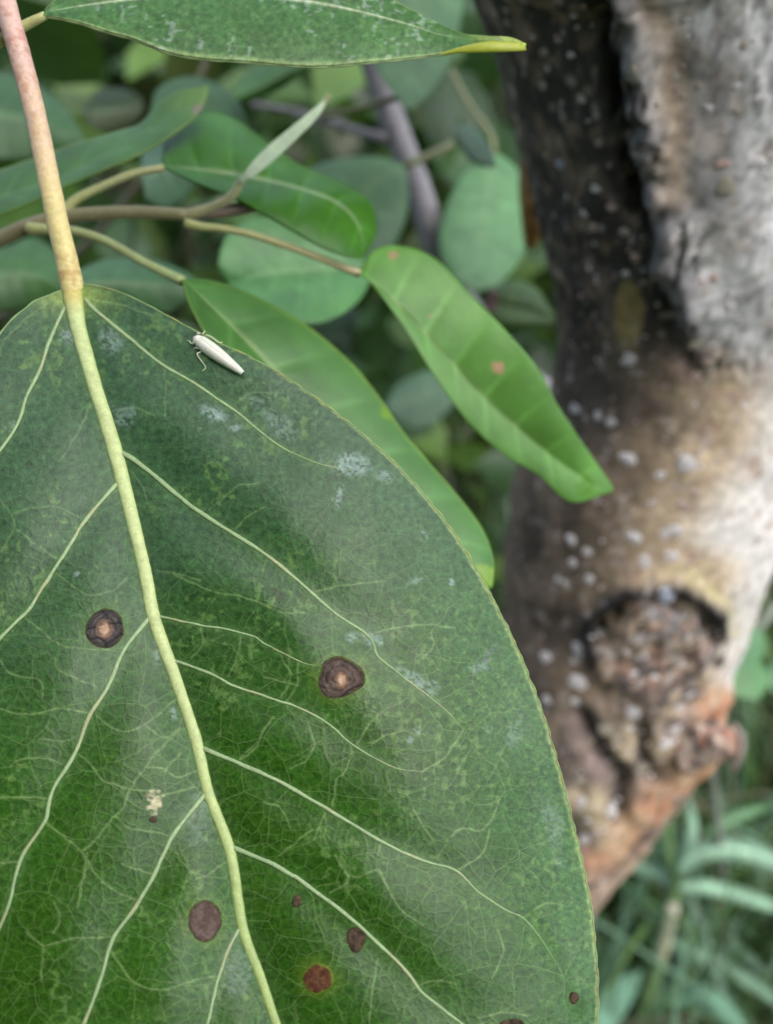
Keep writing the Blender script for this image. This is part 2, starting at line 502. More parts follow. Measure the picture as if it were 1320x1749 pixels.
# ridge and fissure
c = mixc(c, A(.22, .21, .215), rm * sst(.4, .6, n2) * .9)
c = mixc(c, A(.010, .009, .010), np.clip(fm * 1.1, 0, 1) * sst(.3, .55, n2 + .12))
c = mixc(c, A(.02, .018, .018), crkm * .85)
td, tf = pdist(bx + warp * .5, by, [(1120, 10), (1150, 90), (1160, 180), (1152, 260), (1156, 320)])
c = mixc(c, A(.48, .37, .27), np.exp(-(td / 24) ** 2) * front * .9 * sst(.3, .55, n2 + .1))
# oval bare scar
sx, sy = (bx - 1074) / 27, (by - 535) / 62
sr = np.hypot(sx, sy)
c = mixc(c, A(.30, .235, .10), (1 - sst(.8, 1.1, sr)) * front)
# knot, lumps, orange strip, cracks
c = mixc(c, A(.36, .27, .19), kin * .9)
c = mixc(c, A(.33, .20, .14), kin * sst(.5, .62, n2))
c = mixc(c, A(.50, .46, .44), kin * sst(.56, .68, fbm(q3 / 2.5 + 40, 3)))
rings = np.sin(kr * 24 + 9 * (n1 - .5))
c = mixc(c, A(.055, .042, .035), kin * .75 * sst(.35, .8, rings + 1.2 * (n2 - .5)))
c = mixc(c, A(.03, .025, .022), kin * .85 * sst(.42, .48, fbm(q3 / 3.5 + 60, 3)) * (1 - sst(.48, .54, fbm(q3 / 3.5 + 60, 3))))
c = mixc(c, A(.02, .019, .02), np.clip(kring * 1.2, 0, 1) * sst(.35, .55, n2 + .22 * (by < KY) - .12 * (by > KY + 20)))
c = mixc(c, A(.47, .42, .20), np.exp(-((kr - 1.28) / .12) ** 2) * front * (by < KY) * sst(1100, 1180, bx) * .6)
lumpc = np.tile(A(.21, .165, .125), (len(TVf), 1))
lumpc = mixc(lumpc, A(.46, .37, .24), sst(.46, .62, lf + .5))
lumpc = mixc(lumpc, A(.30, .22, .20), sst(.5, .66, n1))
c = mixc(c, lumpc, lump * .85 * sst(-40, 40, lx))
orange = np.tile(A(.42, .26, .15), (len(TVf), 1))
orange = mixc(orange, A(.52, .36, .22), sst(.45, .62, n2))
orange = mixc(orange, A(.46, .21, .12), sst(.5, .7, n1) * .7)
c = mixc(c, orange, np.clip(om * 1.1, 0, 1))
endm = sst(1440, 1500, by - (1060 - bx) * .1) * front * sst(940, 990, bx)
c = mixc(c, A(.46, .33, .24), endm * .85)
c = mixc(c, A(.02, .016, .015), np.clip(cm * 1.1, 0, 1) * .95)
c = mixc(c, A(.035, .03, .03), cm3 * .9)
# fine pale freckles
c = mixc(c, A(.45, .38, .34), .75 * sst(.70, .78, fbm(q3 / 1.3 + 70, 2)))
trunk = thing('tree_trunk', 'rough grey and tan trunk with black fissure, crumbling knot and white lichen dots', 'tree trunk', A(tc3[-1][0], tc3[-1][1], 0))
part('bark', TV2, grid_faces(NR, NC, True), M_BARK, trunk, {'col': np.clip(c, .004, .8)})
vis = (TN * (CAM - TVf)).sum(1) > 0
visi = np.where(vis)[0]
px2, py2, _ = proj(TV2[visi])
def on_trunk(x, y):
    k = visi[np.argmin((px2 - x) ** 2 + (py2 - y) ** 2)]
    return TV2[k], TN[k]
# lichen dots: four lumpy crust shapes shared by all
def blob(seed, n=9, m=14):
    u = np.linspace(0, 1, n); a = np.linspace(0, 2 * math.pi, m, endpoint=False)
    U, Aa = np.meshgrid(u, a, indexing='ij')
    r = U * (1 + .12 * np.sin(2 * Aa + seed) + .10 * np.sin(3 * Aa + 2 * seed) + .06 * np.sin(5 * Aa + seed * 3))
    x, y = r * np.cos(Aa), r * np.sin(Aa)
    z = .30 * (1 - U ** 3) - .10 + .14 * (fbm(np.c_[x.ravel() * 2.5, y.ravel() * 2.5, 0 * x.ravel() + seed], 3).reshape(x.shape) - .5) * (1 - U)
    return np.c_[x.ravel(), y.ravel(), z.ravel()]
BL = {}
for k in range(4):
    for j, cc in enumerate((A(.86, .81, .79), A(.70, .52, .45), A(.56, .50, .40), A(.56, .59, .68))):
        v = blob(k * 1.7 + 1)
        gcol = np.tile(cc, (len(v), 1)) * (.75 + .5 * fbm(v * 3 + k, 3))[:, None]
        BL[k, j] = mesh_data('lichen_patch', v, grid_faces(9, 14, True), {'col': gcol})
        BL[k, j].materials.append(M_LICHEN)
def lichen(x, y, r, j):
    p, n = on_trunk(x, y)
    _, _, d = proj(p[None])
    o = bpy.data.objects.new('lichen_patch', BL[random.randrange(4), j])
    col.objects.link(o)
    o.parent = trunk
    o.location = p - ORG[trunk.name]
    s = 1.12 * r * d[0] / F
    o.scale = (s, s * random.uniform(.75, 1.1), s)
    q = Vector(n).to_track_quat('Z', 'Y')
    o.rotation_mode = 'QUATERNION'
    o.rotation_quaternion = q
dots = []
for (x, y, r) in [(285, 230, 24), (275, 395, 24), (125, 90, 20), (410, 260, 20), (455, 445, 20), (365, 460, 16), (525, 840, 25), (470, 955, 24),
                  (645, 1030, 25), (665, 1235, 28), (1255, 425, 30), (1150, 395, 20), (1035, 500, 24), (975, 380, 20), (1185, 180, 28), (920, 95, 18),
                  (1245, 735, 42), (1290, 790, 15), (1290, 1065, 15), (1110, 1370, 34), (1125, 1320, 25), (1155, 1440, 25), (670, 1610, 30)]:
    dots.append((820 + x / 2.64, y / 2.64, r / 2.64, random.choice((0, 0, 0, 2))))
for (x, y, r) in [(590, 945, 24), (515, 1020, 20), (1085, 730, 35), (1115, 825, 46), (1045, 1260, 26), (970, 1550, 30), (890, 950, 24), (1160, 515, 22), (700, 1170, 26), (350, 175, 18)]:
    dots.append((820 + x / 2.64, y / 2.64, r / 2.64, random.choice((1, 1, 2))))
dots.append((820 + 360 / 2.64, 735 / 2.64, 12, 3))
for (x, y, r) in [(665, 40, 32), (655, 480, 42), (930, 515, 46), (810, 550, 25), (840, 815, 27), (885, 820, 28), (695, 855, 30), (740, 945, 32),
                  (870, 920, 28), (410, 860, 26), (415, 960, 22), (495, 1025, 25), (480, 900, 22), (430, 260, 32), (530, 300, 25), (590, 325, 28), (545, 1280, 35),
                  (450, 1350, 35), (730, 1370, 38), (690, 1455, 30), (785, 1485, 35), (440, 1490, 36), (1020, 1290, 28), (300, 1380, 32)]:
    dots.append((820 + x / 2.64, 600 + y / 2.64, r / 2.64, 0))
for (x, y, r) in [(980, 110, 35), (1030, 30, 25), (975, 640, 25), (915, 690, 28), (960, 1210, 34), (840, 1175, 40), (905, 1390, 34)]:
    dots.append((820 + x / 2.64, 600 + y / 2.64, r / 2.64, 1))
dots.append((820 + 840 / 2.64, 600 + 1105 / 2.64, 14, 3))
for (x, y, r, j) in [(305, 120, 28, 0), (425, 125, 25, 0), (690, 180, 34, 0), (720, 430, 46, 2), (465, 585, 26, 0), (580, 640, 36, 0), (600, 605, 22, 0), (480, 750, 32, 0), (520, 730, 22, 1),
                     (435, 40, 35, 0), (460, 490, 20, 2), (880, 250, 32, 0), (950, 90, 34, 0), (900, 150, 30, 0), (840, 330, 26, 0), (560, 250, 28, 2)]:
    dots.append((820 + x / 2.64, 1150 + y / 2.64, r / 2.64, j))
rd_ = random.Random(4)
for k in range(110):
    yy_ = rd_.uniform(0, 1420)
    lo_ = np.interp(yy_, [0, 500, 640, 880, 1420], [860, 960, 965, 900, 960]); hi_ = np.interp(yy_, [0, 800, 1100, 1250, 1420], [1320, 1320, 1230, 1190, 1080])
    dots.append((rd_.uniform(lo_, hi_), yy_, rd_.uniform(3.0, 6.5), rd_.choice((0, 0, 1, 2))))
for (x, y, r, j) in dots:
    if math.hypot((x - KX) / 112, (y - KY) / 92) < .8 and r > 7:
        r *= .6
    lichen(x, y, r, j)
# the broken stub on the right
sp, sn = on_trunk(1192, 1268)
st = P(1226, 1270, proj(sp[None])[2][0] - .002)
V, Fq, c0, c1, t_ = tube_raw([sp - (st - sp) * .8, sp, st, st + (st - sp) * .75], A(40, 40, 36, 20) * .215 / F, 26, 26, rough=.7, seed=3)
nz = fbm(V * 600, 4)
sc_ = mixc(np.tile(A(.38, .26, .19), (len(V), 1)), A(.46, .37, .30), sst(.4, .6, nz))
sc_ = mixc(sc_, A(.30, .12, .08), sst(.55, .7, fbm(V * 900 + 5, 3)))
sc_ = mixc(sc_, A(.08, .06, .055), sst(.56, .68, fbm(V * 450 + 9, 3)))
part('branch_stub', V, np.vstack([Fq[:, [0, 1, 2]], Fq[:, [0, 2, 3]], c0, c1]), M_BARK, trunk, {'col': sc_})
p0 = P(1262, 1275, .214)
tube('bark_flake', [P(1250, 1238, .214), P(1264, 1258, .213), P(1262, 1290, .213), P(1250, 1320, .214)], A(5, 8, 8, 4) * .214 / F, M_BARK, trunk, 8,
     colf=lambda V, t: np.tile(A(.25, .21, .18), (len(V), 1)), rough=.3)

# ------------------------------------------------------------------ generic leaf from its two margins and midrib
GREEN, LIGHT, BLUEG = A(.050, .125, .035), A(.085, .19, .05), A(.055, .125, .055)

LAST = {}
def leaf(name, parent, left, spine, right, d=None, colour=GREEN, rows=70, cols=34, bulge=.10, nv=7, vein=.35, spots=(), tip=None, edge=None, thick=.00022,
         mid=A(.30, .40, .17), midw=.05, quilt=.03, tilt=0.0, rtilt=0.0, label=None, mat=None, wob=.0, origin=None):
    cx0, cy0 = np.mean([p[0] for p in spine]), np.mean([p[1] for p in spine])
    def pts(l):
        l = np.array([p if len(p) == 3 else (p[0], p[1], d) for p in l], float)
        l[:, 2] *= 1 - tilt * (l[:, 1] - cy0) / F + rtilt * (l[:, 0] - cx0) / F
        w = catmull(np.c_[P(l[:, 0], l[:, 1], l[:, 2])], rows)
        return w
    a, s, b = pts(left), pts(spine), pts(right)
    u = np.linspace(-1, 1, cols)
    q = np.abs(u)[None, :, None]
    E = np.where((u < 0)[None, :, None], a[:, None], b[:, None])
    V = s[:, None] + q * (E - s[:, None])
    wid = np.linalg.norm(E - s[:, None], axis=2, keepdims=True)
    to = CAM - V; to /= np.linalg.norm(to, axis=2, keepdims=True)
    S = np.linspace(0, 1, rows)[:, None]
    U = np.repeat(u[None], rows, 0)
    ph = S * nv - .75 * np.abs(U) * (1 - .4 * S)
    dv = np.abs(ph - np.round(ph)) * 2
    hq = (1 - np.exp(-(dv / .35) ** 2)) * quilt * (1 - np.abs(U) ** 3)
    V = V + to * wid * (bulge * 4 * q * (1 - q) + hq[..., None] + wob * (np.sin(S * 17 + 3 * U) * U ** 2)[..., None])
    Vf = V.reshape(-1, 3)
    n = len(Vf)
    nz = fbm(Vf * 160, 3)
    cc = np.tile(np.asarray(colour, float), (n, 1)) * (.75 + .5 * nz)[:, None]
    vm = (np.exp(-(dv / (.12)) ** 2) * (1 - np.abs(U) ** 2) * vein).ravel()
    mm = np.exp(-(np.abs(U) / (midw * (1.4 - S))) ** 2).ravel()
    cc = mixc(cc, np.asarray(colour) * 1.9 + .02, vm * .5)
    if edge is not None:
        cc = mixc(cc, edge, (sst(.9, 1.0, np.abs(U)) * .8).ravel())
    cc = mixc(cc, mid, mm * .85)
    if tip is not None:
        cc = mixc(cc, tip[0], (sst(tip[1], 1, S + 0 * U)).ravel())
    vx, vy, _ = proj(Vf)
    if mat is M_BLADE:      # chalky flecks and pale streaks
        p_ = np.c_[vx, vy, 0 * vx]
        cc = mixc(cc, A(.36, .44, .36), .4 * sst(.62, .72, fbm(p_ / 7, 3)) * sst(.50, .62, fbm(p_ / 45 + 6, 2)))
        cc = mixc(cc, A(.12, .22, .07), .3 * sst(.56, .70, fbm(p_ / 8 + 3, 3)))
    for (x, y, r, sc0) in spots:
        dd = np.hypot(vx - x, vy - y) + (fbm(Vf * 900, 2) - .5) * r
        cc = mixc(cc, sc0, 1 - sst(.7 * r, 1.2 * r, dd))
    o = part(name, Vf, grid_faces(rows, cols), mat or M_LEAF, parent, dict({'col': cc}, **({'flat': np.c_[vx / 100, vy / 100, 0 * vx], 'net': .45 + 0 * vx, 'gloss': .43 + 0 * vx} if mat is M_BLADE else {})), label=label, origin=s[0] if origin is None else origin)
    LAST['V'], LAST['x'], LAST['y'] = Vf, vx, vy
    solid(o, thick)
    return o

def stalk(name, parent, pts, d, w, c0, c1=None, n=12, mat=None, rough=.06, label=None):
    """pts in photo px; w full width in px"""
    pts = np.array([p if len(p) == 3 else (p[0], p[1], d) for p in pts], float)
    w = np.interp(np.linspace(0, 1, len(pts)), np.linspace(0, 1, len(np.atleast_1d(w))), np.atleast_1d(w)) if np.ndim(w) else np.full(len(pts), w)
    r = w / 2 * pts[:, 2] / F
    c1 = c0 if c1 is None else c1
    return tube(name, P(pts[:, 0], pts[:, 1], pts[:, 2]), r, mat or M_STEM, parent, n, colf=lambda V, t: (c0 + (c1 - c0) * t[:, None]) * (.8 + .4 * fbm(V * 900, 3))[:, None], rough=rough, label=label)
# ------------------------------------------------------------------ the big leaf
PXM = .0785 / F                                # metres per photo pixel on the leaf
O0 = P(500, 1100, .0785)
n0 = CAM - O0; n0 /= np.linalg.norm(n0)
LN = n0 + .13 * UP + .05 * RIGHT; LN /= np.linalg.norm(LN)

def plane(x, y, off=0.0):
    """where the line of sight at (x, y) meets the leaf's plane raised by off metres"""
    x = np.asarray(x, float); y = np.asarray(y, float)
    r = FWD + (x[..., None] - W / 2) / F * RIGHT + (H / 2 - y[..., None]) / F * UP
    t = (((O0 - CAM) @ LN) + np.asarray(off)) / (r @ LN)
    return CAM + t[..., None] * r

AX, AY = A(.271, .963), A(.963, -.271)
def sp_of(x, y):
    return (x - 125) * AX[0] + (y - 490) * AX[1], (x - 125) * AY[0] + (y - 490) * AY[1]
def xy_of(s, p):
    return 125 + s * AX[0] + p * AY[0], 490 + s * AX[1] + p * AY[1]

MID = [(124, 488, 40), (126, 512, 37), (134, 560, 31), (148, 610, 29), (163, 662, 28), (180, 715, 28), (197, 772, 29), (212, 829, 27), (231, 905, 25), (249, 980, 25), (264, 1059, 24),
       (299, 1156, 22), (334, 1261, 21), (356, 1354, 19), (393, 1455, 19), (415, 1587, 17), (444, 1666, 16), (472, 1749, 15), (530, 1900, 12), (600, 2120, 8), (690, 2500, 3)]
z6 = lambda l: [(a / 2.64, 450 + b / 2.64) for a, b in l]
z7 = lambda l: [(a / 2.275, 980 + b / 2.275) for a, b in l]
z8 = lambda l: [(450 + a / 2.2, 980 + b / 2.2) for a, b in l]
SEC = [  # points, width at start and end
    (z6([(385, 160), (430, 210), (540, 300), (660, 400), (740, 460), (860, 530), (980, 610), (1080, 680), (1200, 780), (1300, 845)]) + [(545, 792), (600, 803)], 9, 3),
    (z6([(545, 850), (590, 875), (700, 960), (780, 1030), (900, 1120), (1040, 1210), (1180, 1300)]) + z8([(100, 0), (190, 80), (270, 150), (395, 235), (430, 310), (540, 400), (680, 510), (750, 585)]), 11, 3),
    (z7([(610, 165), (650, 172), (780, 200), (900, 220), (1000, 250)]) + z8([(0, 262), (140, 330), (200, 345)]), 5, 2),
    (z7([(660, 335), (710, 348), (820, 390), (920, 440), (1100, 500)]) + z8([(100, 490), (230, 555), (330, 640), (480, 725), (600, 745)]), 6, 2.5),
    (z7([(770, 670), (810, 688), (920, 735), (1070, 800)]) + z8([(100, 805), (180, 850), (330, 940), (450, 1010), (600, 1080), (720, 1115), (800, 1190), (900, 1260), (980, 1300), (1060, 1400), (1130, 1520)]), 9, 2.5),
    (z7([(880, 1055), (930, 1075), (1060, 1130), (1160, 1190)]) + z8([(120, 1140), (230, 1220), (330, 1300), (430, 1390), (540, 1500), (600, 1580), (740, 1690)]) + [(860, 1815), (920, 1900)], 9, 4),
    ([(470, 1745), (560, 1830), (680, 1960), (760, 2080)], 7, 3),
    (z6([(315, 160), (288, 205), (220, 360), (180, 480), (120, 600), (80, 720), (0, 840)]) + [(-60, 835), (-140, 930), (-220, 1010)], 9, 4),
    (z6([(535, 985), (510, 1012), (440, 1090), (370, 1180), (290, 1310), (205, 1440)]) + z7([(110, 140), (60, 190), (0, 250)]) + [(-80, 1180), (-170, 1300)], 9, 5),
    (z7([(590, 160), (565, 190), (480, 300), (420, 440), (350, 550), (290, 700), (200, 850), (175, 960), (80, 1110), (40, 1270), (0, 1370)]) + [(-40, 1680), (-120, 1820)], 9, 5),
    (z7([(795, 860), (775, 885), (670, 1020), (600, 1170), (530, 1290), (440, 1420), (390, 1580), (330, 1740)]) + [(110, 1830), (60, 1960)], 9, 5),
    (z7([(945, 1365), (925, 1390), (880, 1480), (840, 1600), (810, 1740)]) + [(335, 1820), (300, 1940)], 7, 4)]
TER = [z7(l) for l in ([(0, 525), (60, 545), (120, 545), (240, 525), (350, 548)], [(100, 170), (160, 220), (240, 280), (330, 290), (450, 300)], [(0, 340), (30, 380), (80, 400), (160, 415), (165, 480)],
     [(215, 330), (230, 375), (300, 410), (380, 440)], [(170, 960), (230, 1010), (320, 1085), (370, 1170), (440, 1230), (530, 1270)], [(300, 700), (350, 740), (400, 800), (500, 835)],
     [(705, 600), (600, 710), (510, 830), (480, 910), (450, 940), (380, 1020), (320, 1085)], [(450, 940), (500, 990), (580, 1000), (660, 1020)], [(370, 550), (460, 610), (560, 590), (670, 500)],
     [(0, 870), (90, 868), (190, 877)], [(0, 1125), (80, 1120)], [(100, 1390), (170, 1445), (280, 1420), (430, 1412)], [(170, 1445), (165, 1500), (160, 1580)], [(440, 1480), (520, 1585), (620, 1620), (760, 1580), (850, 1565)],
     [(215, 0), (300, 60), (350, 85), (440, 65), (490, 20)], [(670, 0), (760, 40), (840, 70), (960, 95), (1050, 130)], [(1060, 555), (1020, 620), (980, 690), (935, 720)], [(560, 590), (640, 640), (700, 600)],
     [(760, 830), (690, 850), (600, 870)], [(500, 835), (560, 842), (620, 850)], [(765, 770), (690, 790), (640, 760), (560, 752)], [(930, 720), (1000, 650)], [(600, 1170), (540, 1150), (470, 1130)], [(700, 700), (640, 770)],
     [(240, 740), (180, 720), (90, 720), (40, 750)], [(320, 630), (240, 650), (150, 640)], [(1090, 320), (1130, 400), (1090, 480)], [(935, 240), (925, 320), (890, 400)], [(780, 200), (790, 270), (740, 330)], [(340, 1090), (320, 1200), (300, 1300)],
     [(210, 1280), (230, 1340), (210, 1400)], [(660, 510), (700, 480)], [(890, 1110), (820, 1160), (760, 1190)], [(1050, 130), (1090, 150), (1180, 150)])]
TER += [z8(l) for l in ([(260, 870), (275, 780), (310, 740), (330, 680), (330, 640)], [(430, 1060), (445, 1000)], [(300, 1120), (350, 1140), (430, 1110)], [(430, 1110), (480, 1200), (520, 1270), (600, 1320)],
     [(195, 65), (290, 45), (440, 28)], [(400, 235), (470, 210), (600, 190), (720, 205)], [(700, 985), (760, 955), (830, 960), (890, 850)], [(395, 640), (470, 605), (540, 590)], [(400, 1690), (405, 1600), (430, 1450)],
     [(800, 1670), (900, 1650), (1000, 1660)], [(560, 885), (600, 950), (640, 1000)], [(130, 330), (125, 420), (90, 480)], [(170, 560), (190, 640), (160, 700), (100, 730)], [(0, 390), (60, 400), (130, 420)], [(270, 1060), (290, 1100), (320, 1150), (250, 1200)],
     [(330, 360), (380, 420)], [(600, 745), (680, 690), (750, 585)], [(180, 960), (120, 1010), (60, 1060)], [(230, 900), (190, 1000)], [(350, 640), (400, 560), (450, 520)], [(0, 860), (60, 880), (100, 950)], [(980, 1290), (1060, 1240), (1130, 1250)],
     [(860, 1520), (900, 1420), (880, 1340)], [(740, 1110), (820, 1050), (850, 960)], [(600, 320), (640, 270), (630, 220)], [(560, 1560), (640, 1530), (720, 1540)])]
TER += [z6(l) for l in ([(60, 1190), (130, 1240), (250, 1335)], [(940, 1110), (1000, 1060), (1080, 1000), (1180, 990)], [(1060, 1195), (1120, 1140), (1200, 1090)], [(700, 1385), (800, 1400), (900, 1430)],
     [(410, 630), (370, 720), (330, 800), (270, 890)], [(740, 470), (745, 560), (740, 690)], [(60, 1130), (150, 1100), (260, 1100), (360, 1145)], [(0, 1060), (50, 1130), (60, 1200), (0, 1300)], [(1060, 640), (1120, 590), (1220, 580)],
     [(250, 160), (130, 240), (20, 340)], [(420, 160), (560, 190), (700, 240)], [(540, 660), (620, 650), (700, 690)], [(590, 930), (640, 1000), (660, 1060)])]
SPOT = [(179, 1074, 34, 35, 0), (581, 1158, 41, 37, 1), (350, 1574, 30, 36, 2), (543, 1672, 27, 27, 3), (507, 1540, 9, 11, 4), (608, 1605, 17, 23, 4), (980, 1705, 9, 11, 4), (262, 1400, 7, 6, 4), (875, 1752, 24, 12, 4)]
midp = np.array(MID, float)
ms, mp = sp_of(midp[:, 0], midp[:, 1])
SECC = [catmull(np.array(p), 36) for p, _, _ in SEC]

def vein_dist(x, y):
    b = np.full(x.shape, 1e9); w = np.ones(x.shape)
    for c_ in SECC:
        d_, f_ = pdist(x, y, c_[::3], 170)
        b = np.minimum(b, d_)
        w = w * (1 - np.exp(-(d_ / 52) ** 2) * (1 - sst(.55, 1, f_)))
    return b, w

def blade_h(x, y, parts=False):
    """relief of the blade above its plane, in px"""
    s, p = sp_of(x, y)
    pm = np.interp(s, ms, mp)
    q = np.abs(p - pm)
    rgt = p > pm
    k = sst(0, 260, s)
    hf = np.where(rgt, .33 * q - .30 * q * q / 520, .22 * q - .24 * q * q / 480) * (.35 + .65 * k)
    hl = np.where(s < 850, -.00013 * (s - 850) ** 2, -.00004 * (s - 850) ** 2)
    dv, vw = vein_dist(x, y)
    hq = 10.0 * vw * (1 - sst(380, 560, q)) * (1 - np.exp(-(q / 40) ** 2))
    pt = np.c_[x, y, 0 * x]
    hn = (fbm(pt / 170 + 4, 2) - .5) * 15 + (fbm(pt / 45 + 9, 2) - .5) * 1.4
    hw = 7 * np.sin(s / 70 + 1) * np.clip(q / 560, 0, 1.1) ** 4
    hm = -3 * np.exp(-(q / 16) ** 2)
    h = hf + hl + hq + hn + hw + hm
    return (h, s, p, q, dv) if parts else h

def blade_pt(x, y, off=0.0):
    """a point on the leaf's surface, off metres above it"""
    x = np.asarray(x, float); y = np.asarray(y, float)
    return plane(x, y, blade_h(x, y) * PXM + off)

RW = [(0, 18), (2, 22), (5, 30), (20, 58), (48, 96), (132, 184), (240, 301), (399, 423), (557, 503), (726, 549), (899, 573), (1086, 574), (1270, 562), (1454, 519), (1640, 425), (1800, 315), (2000, 130), (2095, 12)]
LW = [(0, 20), (4, 62), (10, 82), (43, 142), (150, 250), (300, 370), (450, 460), (600, 525), (800, 575), (1000, 590), (1200, 575), (1400, 530), (1600, 450), (1800, 330), (2000, 150), (2095, 12)]
def smooth_w(tab, s):
    c_ = catmull(np.array(tab, float), 900)
    return np.interp(s, c_[:, 0], c_[:, 1])
k = np.arange(60) / 60
S = np.r_[70 * k ** 1.9, np.arange(70, 1480, 1.9), np.linspace(1482, 2095, 60)]
U = np.r_[-np.linspace(1, 0, 230)[:-1], 0, np.linspace(0, 1, 420)[1:]]
pmS = np.interp(S, ms, mp)
ser = lambda ph: 2.3 * (np.abs(((S / 33 + ph + .25 * np.sin(S / 61)) % 1) * 1.0) ** .6 - .5) * sst(60, 200, S) + 2.0 * (fbm(np.c_[S / 14, S * 0 + ph, S * 0], 2) - .5)
wr, wl = smooth_w(RW, S) + ser(.0), smooth_w(LW, S) + ser(.4)
PP = np.where(U[None] < 0, pmS[:, None] + U[None] * (wl + pmS)[:, None], pmS[:, None] + U[None] * (wr - pmS)[:, None])
SS = np.repeat(S[:, None], len(U), 1)
x, y = xy_of(SS.ravel(), PP.ravel())
h, s, p, q, dv = blade_h(x, y, True)
rgt = p > np.interp(s, ms, mp)
BV = plane(x, y, h * PXM)
pt = np.c_[x, y, 0 * x]
# tissue colour
nA, nB, nC = fbm(pt / 160 + 2, 4), fbm(pt / 30 + 5, 4), fbm(pt / 7 + 8, 3)
UU = np.abs(np.repeat(U[None], len(S), 0).ravel())
c = np.tile(A(.022, .076, .006), (len(x), 1))
c = mixc(c, A(.020, .067, .004), sst(.4, .65, nA))
c = mixc(c, A(.045, .115, .034), sst(.70, .98, UU) * .8 * rgt)
c = mixc(c, A(.032, .078, .036), .75 * (1 - sst(300, 900, s)))
c = c * (.82 + .36 * nB)[:, None]
c = mixc(c, A(.10, .19, .045), .40 * sst(.58, .74, fbm(pt / 4.5 + 8, 3)) * (sst(.72, .95, UU) * rgt * sst(500, 900, s) + .22 * sst(.5, .62, nB)))     # pale yellow flecks
c = mixc(c, A(.11, .20, .05), .45 * sst(.66, .75, fbm(pt / 11 + 31, 2)) * sst(.5, .6, fbm(pt / 120 + 44, 2)))
# minor veins
vm = np.zeros(len(x))
for l in TER:
    l = catmull(np.array(l), 5 * len(l))
    l = l + 5 * (np.stack([fbm(np.c_[l / 14, 0 * l[:, :1]], 2), fbm(np.c_[l / 14, 9 + 0 * l[:, :1]], 2)], 1) - .5)
    d_, f_ = pdist(x, y, l, 12)
    vm = np.maximum(vm, np.exp(-(d_ / 1.5) ** 2))
net_gain = .35 + .65 * sst(350, 900, s)
c = mixc(c, A(.22, .32, .12), vm * (.16 + .30 * net_gain))
# paler tissue hugging the main veins
c = mixc(c, A(.07, .14, .04), .5 * np.exp(-(dv / 8) ** 2) + .4 * np.exp(-(q / 22) ** 2))
c = mixc(c, A(.20, .28, .06), np.exp(-((x - 125) / 55) ** 2 - ((y - 505) / 22) ** 2))
c = mixc(c, A(.28, .36, .12), .8 * sst(.985, 1, UU))
# chalky residue flecks in loose patches; also pale leaf sheen painted into the colour
res_sheen = np.zeros(len(x))
for (rx_, ry_, ra, rb, an, amt) in [(368, 708, 34, 17, .45, 1), (604, 796, 56, 20, .35, .95), (655, 815, 26, 14, .2, .7), (577, 850, 9, 22, .2, .8), (118, 575, 22, 16, 0, .6), (190, 580, 26, 20, .4, .5), (215, 705, 36, 24, 0, .45),
                                    (470, 720, 46, 22, .6, .4), (705, 1160, 50, 13, .65, .75), (640, 1090, 24, 14, .3, .6), (715, 990, 20, 9, -.5, .6), (770, 995, 7, 7, 0, .9), (724, 915, 9, 12, 0, .7), (740, 1170, 12, 10, 0, .6),
                                    (835, 1245, 8, 8, 0, .8), (700, 1265, 7, 10, .3, .7), (712, 1250, 8, 10, .3, .6), (820, 1140, 26, 10, -.3, .6), (600, 1090, 16, 12, 0, .7), (295, 1215, 7, 16, 0, .7), (270, 1105, 9, 30, .2, .5), (945, 1420, 22, 60, -.2, .35),
                                    (130, 980, 6, 5, 0, .8), (20, 730, 14, 10, 0, .5), (340, 1395, 30, 50, .2, .3), (410, 1660, 26, 60, .3, .3), (400, 730, 12, 8, 0, .8), (342, 733, 4, 4, 0, 1), (880, 1250, 16, 30, .2, .35), (440, 690, 40, 16, .6, .35)]:
    ca, sa = math.cos(an), math.sin(an)
    ex_, ey_ = ((x - rx_) * ca + (y - ry_) * sa) / ra, (-(x - rx_) * sa + (y - ry_) * ca) / rb
    rr_ = np.hypot(ex_, ey_)
    res_sheen = np.maximum(res_sheen, amt * (1 - sst(.35, 1.25, rr_ + (nB - .5) * 1.6)) * sst(.42, .60, fbm(pt / 4.5 + 21, 3) + .12 * (1 - rr_)))
c = mixc(c, A(.36, .46, .43), res_sheen * .45)
# dark scuff by the margin, chewed patch, scrape
c = mixc(c, A(.10, .11, .12), .9 * np.exp(-(((x - 832) * .8 + (y - 1122) * .5) / 7) ** 2 - (((x - 832) * -.5 + (y - 1122) * .8) / 20) ** 2) * sst(.4, .6, fbm(pt / 6, 2)))
c = mixc(c, A(.012, .035, .006), .9 * (1 - sst(.5, 1.2, np.hypot((x - 474) / 12, (y - 1015) / 16) + (nC - .5) * 2)))
c = mixc(c, A(.48, .42, .25), .9 * (1 - sst(.4, 1.2, np.hypot((x - 265) / 12, (y - 1370) / 18) + (nC - .5) * 2.4)))
# yellow-green halos round the lesions
for (sx_, sy_, ra, rb, kd) in SPOT[:4]:
    rr_ = np.hypot((x - sx_) / (ra + 17), (y - sy_) / (rb + 17)) + (nB - .5) * .5
    c = mixc(c, A(.075, .135, .012) if kd != 0 else A(.05, .115, .015), .5 * (1 - sst(.62, 1.12, rr_)))
